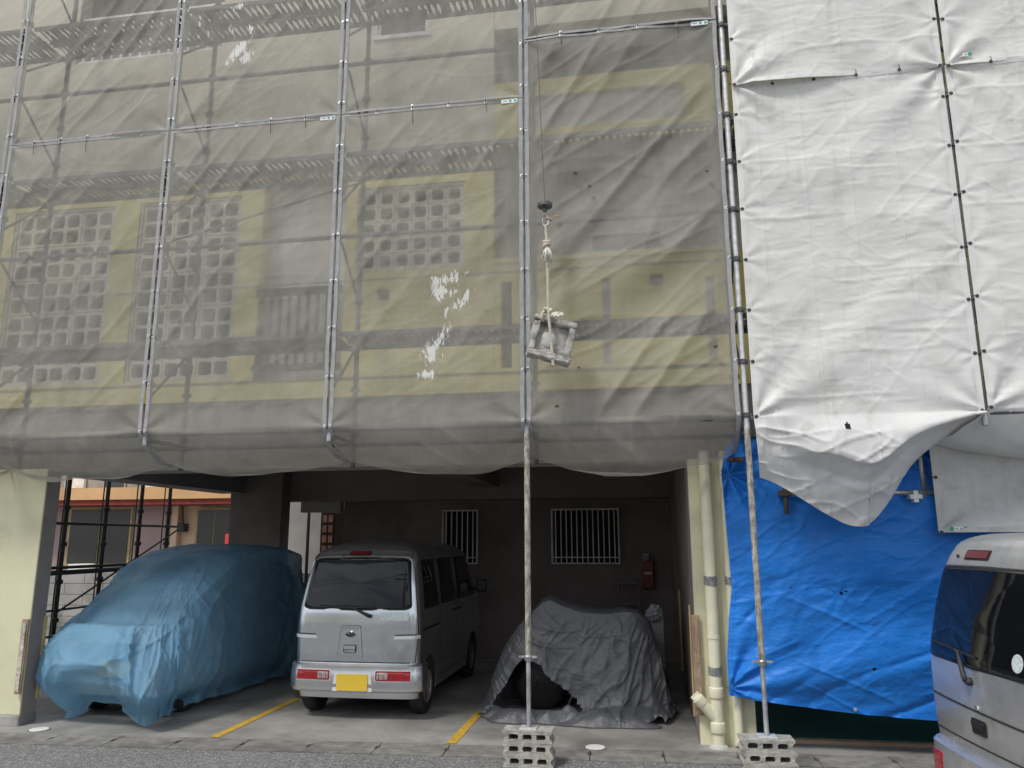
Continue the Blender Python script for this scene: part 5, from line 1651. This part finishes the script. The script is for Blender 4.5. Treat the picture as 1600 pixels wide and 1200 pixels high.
def car_cover(th, s):
    # superellipse plan; s<.5 over the top, s>.5 down the sides
    e = .42
    ca, sa = np.cos(th), np.sin(th)
    ux, uy = np.sign(ca) * np.abs(ca) ** e, np.sign(sa) * np.abs(sa) ** e
    top = np.clip(s / .5, 0, 1); side = np.clip((s - .5) / .5, 0, 1)
    px, py = ux * .66, uy * 1.70
    rho = top ** .75
    x, y = px * rho, py * rho
    ztop = car_top(np.clip(y, -1.50, 1.52)) + .065
    ztop = ztop - .10 * np.abs(px * rho / .66) ** 5 * sstep(.9, 1.5, ztop)
    near = sstep(.2, .95, -uy)                       # towards the road
    # flare and folds
    f1 = vn(th * 5.2, side * .6, 2) + .6 * vn(th * 11, side * .9, 5)
    f2 = (1 - np.abs(vn(th * 7.5 + 1.2 * side, side * .7, 9))) ** 4
    fl = side ** 1.1 * (.05 + .035 * f1 + .055 * f2)
    belly = .07 * np.sin(np.pi * np.clip(side * 1.05, 0, 1) ** 1.4) * (1 + 1.1 * near)
    hem = .03 + .05 * (1 + vn(th * 3.0, th * 0, 12)) + .07 * np.exp(-((th - 4.66) / .26) ** 2)
    tuck = -.20 * sstep(.78, 1.0, side) * (.75 + .25 * vn(th * 4, th * 0, 21)) * (.45 + .55 * near)
    x = x + ux * (fl + belly + tuck)
    y = y + uy * (fl + belly + tuck) * (1 + .3 * near)
    # trailing lobe of cloth at the near right corner and the left one
    for (t0, dx, dy, wd) in ((5.17, .16, -.24, .27), (4.30, .04, -.08, .25)):
        k = np.exp(-((th - t0) / wd) ** 2) * sstep(.30, .95, side)
        x = x + dx * k; y = y + dy * k
        hem = hem * (1 - .75 * np.exp(-((th - t0) / wd) ** 2))
    y = y + .26 * np.clip(-ux, 0, 1) ** 3 * near * top
    z = ztop + (hem - ztop) * side ** (.92 + .75 * near)
    # over-top wrinkles and a big cloth fold running to the near right corner
    z = z + (1 - side) * (.012 * folds(x, y, 1.2, .3, 4, 31) + .006 * fbm(x * 5, y * 5, 33, 2)) * sstep(0, .2, top)
    rid = np.exp(-np.abs(th - (5.0 - .25 * (1 - s))) / .03) * sstep(.28, .6, s) * (1 - sstep(.85, 1, s))
    rid2 = np.exp(-((th - (4.70 + .12 * s)) / .03) ** 2) * sstep(.4, .7, s)
    rid3 = np.exp(-((th - (5.45 + .2 * s)) / .04) ** 2) * sstep(.5, .7, s)
    x = x + ux * .06 * rid; y = y + uy * (.085 * rid + .065 * rid2 + .07 * rid3); z = z + .03 * rid
    cr_ = (1 - np.abs(folds(th * 1.4, z * 1.0, 1.1, .16, 5, 61))) ** 6 * sstep(.35, .6, s)
    x = x + ux * .018 * cr_; y = y + uy * .022 * cr_
    for (an, wv, am, sd) in ((1.2, .18, .020, 71), (.6, .26, .018, 72), (-.9, .22, .016, 73), (1.55, .12, .012, 74)):
        c_ = (1 - np.abs(folds(th * .9, z + .4 * y, an, wv, 5, sd))) ** 9 * sstep(.12, .5, s)
        x = x + ux * am * c_; y = y + uy * am * c_; z = z + .4 * am * c_ * (side < .4)
    x = x + .006 * fbm(y * 7, z * 7, 50, 3); y = y + .006 * fbm(x * 7, z * 7, 51, 3)
    return np.stack([CX + x, CY + y, np.maximum(z, .012)], -1)
COV = thing('car_cover', 'thin blue translucent plastic cover draped over the car on the left', 'cover', (CX, 7.1, 0))
MB().grid(cover_surface(420, 170, car_cover), close_u=True).build('cover_sheet', 'cover_blue', COV, smooth=True)

# ================================================================== MOTORCYCLE UNDER A GREY COVER
BX, BY = -.66, 8.42
BIKE = thing('motorcycle', 'dark motorcycle glimpsed under the lifted edge of the grey cover', 'motorcycle', (BX, BY, 0))
for (x, nm) in ((-.42, 'front'), (.62, 'rear')):
    w_o = MB().lathe((BX + x, BY + .06, .285), (0, 1, 0), [(.20, -.045), (.27, -.05), (.285, -.02), (.285, .02), (.27, .05), (.20, .045)], 32).build('wheel', 'bike_dark', BIKE, smooth=True)
    MB().lathe((BX + x, BY, .285), (0, 1, 0), [(.20, -.02), (.03, -.05), (.03, .05), (.20, .02)], 20).build('rim', 'bike_dark', w_o)
MB().tube([(BX - .62, BY, .285), (BX - .42, BY, .80), (BX - .36, BY, .98)], .035, 8).build('fork', 'bike_dark', BIKE)
MB().tube([(BX - .36, BY - .13, .95), (BX - .38, BY, .97), (BX - .36, BY + .13, .95)], .014, 8).build('handlebar', 'bike_dark', BIKE)
MB().obox((BX - .02, BY, .42), .22, .14, .17).build('engine', 'bike_dark', BIKE, bevel=.04)
MB().obox((BX - .10, BY, .74), .26, .13, .11).build('tank', 'bike_dark', BIKE, bevel=.05)
MB().obox((BX + .38, BY, .76), .34, .12, .05).build('seat', 'bike_dark', BIKE, bevel=.03)
MB().tube([(BX - .1, BY - .17, .25), (BX + .4, BY - .18, .30), (BX + .72, BY - .18, .38)], .045, 10).build('exhaust', 'chrome', BIKE, smooth=True)
MB().tube([(BX - .05, BY - .14, .22), (BX - .14, BY - .36, .03)], .012, 6).build('side_stand', 'steel', BIKE)

def bike_top(x):
    return np.interp(x, [-1.10, -.95, -.60, -.36, -.28, -.15, .05, .30, .48, .62, .78, .95, 1.05], [.10, .42, .90, 1.14, 1.17, 1.11, 1.05, 1.03, 1.05, 1.02, .86, .40, .12])
def bike_cover(th, s):
    e = .75
    ca, sa = np.cos(th), np.sin(th)
    ux, uy = np.sign(ca) * np.abs(ca) ** e, np.sign(sa) * np.abs(sa) ** e
    top = np.clip(s / .38, 0, 1); side = np.clip((s - .38) / .62, 0, 1)
    rx = np.where(ux < 0, .98, .93)
    x, y = ux * rx * (.72 * top + .28 * top * (1 - side) * 0 + .0), uy * .20 * top
    x = ux * rx * (.80 * top)
    zt = bike_top(x) - .05 * (np.abs(y) / .2) ** 2
    flare = .22 + .30 * side
    f = vn(th * 3.2, side * .5, 3) + .5 * vn(th * 6 + side, side * .8, 7)
    sharp = (1 - np.abs(vn(th * 4.2 + 1.4 * side, side * .9, 11))) ** 4 * (.5 + .5 * vn(th * 1.7, side * 1.2, 12))
    k = side ** 1.05
    x = x + ux * k * (.24 + .05 * f + .06 * sharp)
    y = y + uy * k * (.32 + .06 * f + .085 * sharp * (uy < 0))
    z = zt * (1 - side ** 1.05)
    # bundle tied at the middle of the near side, cloth spread on the floor
    pud = sstep(.84, 1.0, side) * (uy < .3)
    y = y - pud * (.10 + .06 * vn(th * 8, th * 0, 17)) * sstep(-.1, .5, -uy)
    x = x + pud * .05 * vn(th * 10, th * 0, 18)
    z = z + pud * (.035 + .05 * np.abs(vn(th * 9, side * 6, 19)))
    y = y + .05 * np.exp(-((x + .02) / .16) ** 2 - ((z - .26) / .13) ** 2) * (uy < 0)       # cinched in
    # hanging swags between the two humps
    sw = np.sin(np.pi * np.clip((x + .45) / .95, 0, 1)) * (uy < 0)
    y = y + .05 * sw * np.sin(np.pi * np.clip(z / 1.0, 0, 1))
    swz = z + .9 * (x - .02) ** 2 * np.where(x > 0, .2, -1) - .55 * np.clip(x, 0, 2)
    y = y - .028 * folds(x, swz, .12, .13, 6, 23, 1.0) * (uy < 0) * sstep(.12, .45, side) * sstep(-.7, -.35, x) * (1 - sstep(.25, .5, x))
    y = y - .020 * folds(x, z, 1.25, .085, 6, 27, 1.2) * (uy < .2) * sstep(.08, .3, side) * sstep(.1, .4, x)
    y = y - .014 * folds(x, z, .95, .12, 5, 28, 1.0) * (uy < .2) * sstep(.08, .3, side) * (1 - sstep(-.5, -.3, x))
    for (an, wv, am, sd) in ((.25, .14, .020, 91), (-.5, .18, .016, 92), (1.1, .12, .020, 93), (.75, .10, .012, 94)):
        y = y - am * (1 - np.abs(folds(x, swz, an, wv, 4, sd))) ** 8 * (uy < .3) * sstep(.02, .2, side)
    y = y + .006 * fbm(x * 9, z * 9, 29, 3)
    return np.stack([BX + x, BY + y, np.maximum(z, .012)], -1)
BC = thing('motorcycle_cover', 'dark grey cover draped over the motorcycle, front edge lifted', 'cover', (BX, BY - .3, 0))
P = cover_surface(520, 190, bike_cover)
pc = (P[:-1] + P[1:]) / 2
xx, zz, yy = pc[..., 0] - BX, pc[..., 2], pc[..., 1] - BY
# the lifted opening: an uneven triangle on the near side
edge = .035 * fbm(xx * 8, zz * 8, 77, 2)
opening = (yy < -.05) & (zz < .60 - .84 * np.clip(xx + .52, 0, 2) + edge) & (zz < .60 + 1.4 * np.clip(xx + .52, -2, 0) + edge) & (xx > -.93) & (xx < .14)
MB().grid(P, close_u=True, mask=~opening).build('cover_sheet', 'cover_grey', BC, smooth=True)
# gathered folds of cover lying on the floor by the opening
def heap(cx, cy, rx, ry, h, seed, name='gathered_cloth'):
    P = []
    th = np.linspace(0, 2 * math.pi, 90, endpoint=False)
    for j, s_ in enumerate(np.linspace(0, 1, 34)):
        r = 1 + .16 * vn(th * 1.6 / 1.0, th * 0 + seed, seed) * s_
        r = r + .05 * vn(th * 7, th * 0 + s_ * 2, seed + 1) * s_
        x = cx + rx * s_ * r * np.cos(th); y = cy + ry * s_ * r * np.sin(th)
        z = h * (1 - s_ ** 2.4) * (.75 + .45 * vn(x * 5, y * 5, seed + 2)) + .018 * (1 - np.abs(folds(x, y, 1.2, .14, 4, seed + 4))) ** 3 * (1 - s_ ** 3) + .022 * (1 - np.abs(folds(x, y, .35, .15, 4, seed + 3))) ** 3 * (1 - s_ ** 3)
        P.append(np.stack([x, y, np.maximum(z, .010)], -1))
    MB().grid(np.array(P), close_u=True).build(name, 'cover_grey', BC, smooth=True)
heap(BX - .60, BY - .52, .28, .16, .17, 3)
heap(BX + .28, BY - .55, .52, .17, .11, 13)
heap(BX + .02, BY - .50, .22, .14, .20, 19)
heap(BX - .82, BY - .34, .17, .12, .12, 5)
heap(BX - .18, BY - .50, .30, .13, .16, 8)
# crumpled plastic bag behind the cover's right shoulder
c = at(1022, 955, 9.0)
P = []
for j in range(17):
    row = []
    for k in range(26):
        a_ = 2 * math.pi * k / 26; ph = math.pi * j / 16
        rr = .075 * (1 + .45 * float(vn(k * .9, j * .9, 8)) + .2 * float(vn(k * 2.1, j * 2.3, 9)))
        row.append((c.x + rr * math.sin(ph) * math.cos(a_), c.y + rr * math.sin(ph) * math.sin(a_), c.z - .03 + 1.0 * rr * math.cos(ph)))
    P.append(row)
bag = MB().grid(np.array(P), close_u=True).build('plastic_bag', 'bag_plastic')
tag(bag, 'crumpled clear plastic bag on a post behind the covered motorcycle', 'bag')
t = MB().box(c.x - .06, c.x + .10, c.y + .02, c.y + .16, .0, c.z - .06).build('carton', 'old_conc', bevel=.01)
tag(t, 'tall narrow carton standing behind the covered motorcycle', 'carton')

# ================================================================== BEYOND THE CARPORT: side scaffold and neighbour
SS = thing('side_scaffold', 'tube scaffold coloured dark to look backlit along the left side of the carport', 'scaffold', (-7.0, 8.6, 0))
for (u, v) in ((93, 900), (166, 800), (217, 830), (262, 820)):
    p = onx(u, v, -7.0)
    o = MB().cyl((-7.0, p.y, 0), (-7.0, p.y, 5), .026, 10).build('standard', 'steel_dark', SS, smooth=True)  # backlit shade of the grey tubes put into the dark steel colour
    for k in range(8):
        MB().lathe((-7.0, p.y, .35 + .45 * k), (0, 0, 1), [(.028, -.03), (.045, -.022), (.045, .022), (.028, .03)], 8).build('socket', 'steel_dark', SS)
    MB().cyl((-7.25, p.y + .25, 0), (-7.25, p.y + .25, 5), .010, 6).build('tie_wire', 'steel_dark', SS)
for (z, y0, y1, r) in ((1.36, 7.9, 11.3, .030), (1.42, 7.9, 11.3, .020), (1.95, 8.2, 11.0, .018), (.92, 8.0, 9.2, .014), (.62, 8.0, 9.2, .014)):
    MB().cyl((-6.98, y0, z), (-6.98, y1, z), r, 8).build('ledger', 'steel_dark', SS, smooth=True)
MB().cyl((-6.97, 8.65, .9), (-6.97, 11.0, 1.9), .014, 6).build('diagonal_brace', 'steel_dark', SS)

NY = 17.0
NB = thing('neighbour_house', 'low orange and pink neighbour house seen through the left side of the carport', 'house', (-11.5, NY, 0))
def nrect(u0, u1, v0, v1, Y=NY):
    a, b = at(u0, v1, Y), at(u1, v0, Y)
    return a.x, b.x, a.z, b.z
x0, x1, z0, z1 = nrect(60, 540, 770, 900)
bt = at(300, 790, NY).z; tp = at(300, 764, NY).z
MB().box(-17, at(265, 800, NY).x, NY, NY + 5, 0, bt).build('wall', 'pink_wall', NB)
MB().box(at(265, 800, NY).x + .002, -5.2, NY + .06, NY + 5, 0, bt).build('wall', 'peach_wall', NB)
MB().box(-17.2, -5.0, NY - .8, NY + 5.2, bt + .12, tp).build('fascia_band', 'orange_wall', NB)
MB().box(-17.2, -5.0, NY - .75, NY + 5.2, bt + .001, bt + .119).build('eaves', 'red_trim', NB)
uw = at(262, 760, NY).x
up_ = MB().box(-17, uw, NY + .5, NY + 5, tp + .001, tp + 2.6).build('upper_wall', 'old_conc', NB)
for k in range(5):
    xx = uw - .35 - k * 1.1
    w = MB().box(xx - .6, xx, NY + .46, NY + .499, tp + .05, tp + 1.3).build('window', 'sash', NB)
    MB().box(xx - .55, xx - .05, NY + .45, NY + .459, tp + .1, tp + 1.25).build('pane', 'glass_mid' if k % 2 else 'white_rail', w)
for (u0, u1, v0, v1) in ((106, 206, 796, 880), (308, 362, 797, 851)):
    a0, a1, b0, b1 = nrect(u0, u1, v0, v1)
    w = MB().box(a0 - .06, a1 + .06, NY - .04, NY - .001, b0 - .06, b1 + .06).build('window', 'wood_pale', NB)
    mid = (a0 + a1) / 2
    MB().box(a0, mid - .015, NY - .055, NY - .041, b0, b1).build('pane', 'dark_pane', w)
    MB().box(mid + .015, a1, NY - .055, NY - .041, b0, b1).build('pane', 'dark_pane', w)
a0, a1, b0, b1 = nrect(268, 283, 800, 872)
MB().box(a0, a1, NY - .12, NY - .002, 0, bt - .01).build('corner_pilaster', 'peach_wall', NB)
a0, a1, b0, b1 = nrect(283, 293, 818, 831)
mt = MB().box(a0, a1, NY - .15, NY + .05, b0, b1).build('meter_box', 'steel_dark', NB, bevel=.01)
MB().cyl(((a0 + a1) / 2, NY - .06, b1), ((a0 + a1) / 2 - .05, NY - .06, bt), .02, 6).build('conduit', 'steel_dark', mt)
a0, a1, b0, b1 = nrect(349, 368, 834, 880, 15.5)
t = thing('red_sign', 'plain red sign board standing in front of the neighbour house', 'sign', (a0, 15.5, 0))
MB().box(a0, a1 + .1, 15.5, 15.53, b0 - .3, b1).build('board', 'red_sign', t)
MB().cyl((a0 + .1, 15.55, 0), (a0 + .1, 15.55, b0), .03, 8).build('post', 'steel_dark', t)
t = thing('concrete_wall', 'weathered grey concrete boundary wall beyond the side scaffold', 'wall', (-12, 13.2, 0))
for j in range(6):
    for i in range(14):
        xx = -16.0 + i * .78 - (.39 if j % 2 else 0)
        MB().box(xx, xx + .77, 13.2, 13.35, j * .195, j * .195 + .187).build('wall_block', 'old_conc', t)
t = MB().lathe((at(118, 880, 15).x, 15.2, 0), (0, 0, 1), [(.2, 0), (.24, .3), (.26, 1.25), (.22, 1.26), (.2, 1.1)], 20).build('planter', 'white_rail', smooth=True)
tag(t, 'white round planter in front of the neighbour house window', 'planter')
t = MB().box(-7.7, -3.2, 14.6, 14.8, 0, 3.4).build('rear_wall', 'wall_grey'); tag(t, 'pale grey wall seen through the gap at the back of the carport', 'wall')
p = at(482, 820, 13.2)
t = MB().cyl((p.x, 13.2, 0), (p.x, 13.2, 4), .03, 8).build('downpipe', 'steel_dark', smooth=True); tag(t, 'thin dark pipe in the gap left of the lattice door', 'pipe')

# dead leaves and scraps caught in the netting
for i, (px, py, lab) in enumerate(((899, 270, 'brown scrap caught in the netting high right of the hoist wire'), (921, 290, 'small dark scrap caught in the netting below the brown one'),
                    (868, 336, 'yellow-brown scrap just right of the hoist hook'), (1105, 266, 'dark scrap near the right edge of the netting'), (904, 574, 'yellow scrap in the netting below the hanging concrete'),
                    (870, 635, 'pale torn scrap low in the netting right of the pole'), (1118, 541, 'rust coloured scrap at the lower right edge of the netting'))):
    c = at(px, py, 6.335)
    m = MB(); rnd = random.Random(i)
    vs = [(c.x + rnd.uniform(.014, .024) * math.cos(k * 1.05), c.y + rnd.uniform(-.008, .008), c.z + rnd.uniform(.008, .018) * math.sin(k * 1.05)) for k in range(6)]
    m.add(vs + [(a, b + .012, z) for a, b, z in vs], [tuple(range(6)), tuple(reversed(range(6, 12)))] + [(k, k + 6, (k + 1) % 6 + 6, (k + 1) % 6) for k in range(6)])
    tag(m.build('debris_scrap', 'leaf_brown' if i not in (2, 4) else 'wood_board'), lab, 'scrap', 'scraps caught in the netting')

# ================================================================== ACROSS THE STREET (pole mirrored in the van window; unseen houses added for reflections)
for (hx, hw_, hh, ph, lab) in ((-15, 9, 4.6, 'wall_cream', 'cream house added unseen across the road for van reflections, left one'), (-2.5, 10, 3.6, 'wall_grey', 'low grey house added unseen across the road for van reflections, middle one'), (11, 11, 5.2, 'wall_beige', 'beige house added unseen across the road for van reflections, right one')):
    H_ = thing('added_house', lab, 'house', (hx, -13, 0), group='unseen houses added across the road')
    wall_holes(hx - hw_ / 2, hx + hw_ / 2, 0, hh, -13.2, -13.0, [(hx - hw_ * .36, hx - hw_ * .12, 1, 2.1), (hx + hw_ * .05, hx + hw_ * .16, 0, 2.1), (hx + hw_ * .24, hx + hw_ * .42, 1, 2.1)], 'wall', ph, H_)
    MB().box(hx - hw_ / 2, hx + hw_ / 2, -21, -13.3, 0, hh - .01).build('rear_block', ph, H_)
    MB().box(hx - hw_ / 2 - .3, hx + hw_ / 2 + .3, -21.3, -12.5, hh, hh + .25).build('roof', 'old_conc', H_)
    for (a, b, z0, z1) in ((-.36, -.12, 1, 2.1), (.05, .16, 0, 2.1), (.24, .42, 1, 2.1)):
        MB().box(hx + a * hw_, hx + b * hw_, -13.12, -13.1, z0, z1).build('window', 'dark_pane', H_)
UP = thing('utility_pole', 'concrete utility pole across the road mirrored in the silver van rear window', 'utility pole', (-4.6, -6.5, 0))
MB().tube([(-4.6, -6.5, 0), (-4.6, -6.5, 11)], [.17, .11], 14).build('pole', 'pole_concrete', UP, smooth=True)
for z in (9.6, 10.3):
    MB().box(-5.7, -3.5, -6.56, -6.44, z, z + .09).build('crossarm', 'steel_dark', UP)
MB().lathe((-4.1, -6.5, 8.2), (0, 0, 1), [(.25, 0), (.28, .05), (.28, .8), (.2, .9), (.001, .92)], 18).build('transformer', 'steel_dark', UP)
for k in range(5):
    x0 = -5.6 + k * .5
    pts = [(-40 + 80 * j / 20, -6.5 - .0 + (x0 + 4.6) * .3, 9.75 + (k % 2) * .7 - .9 * (1 - ((j % 10 - 5) / 5) ** 2)) for j in range(21)]
    MB().tube(pts, .016, 5).build('wire', 'cord_dark', UP)
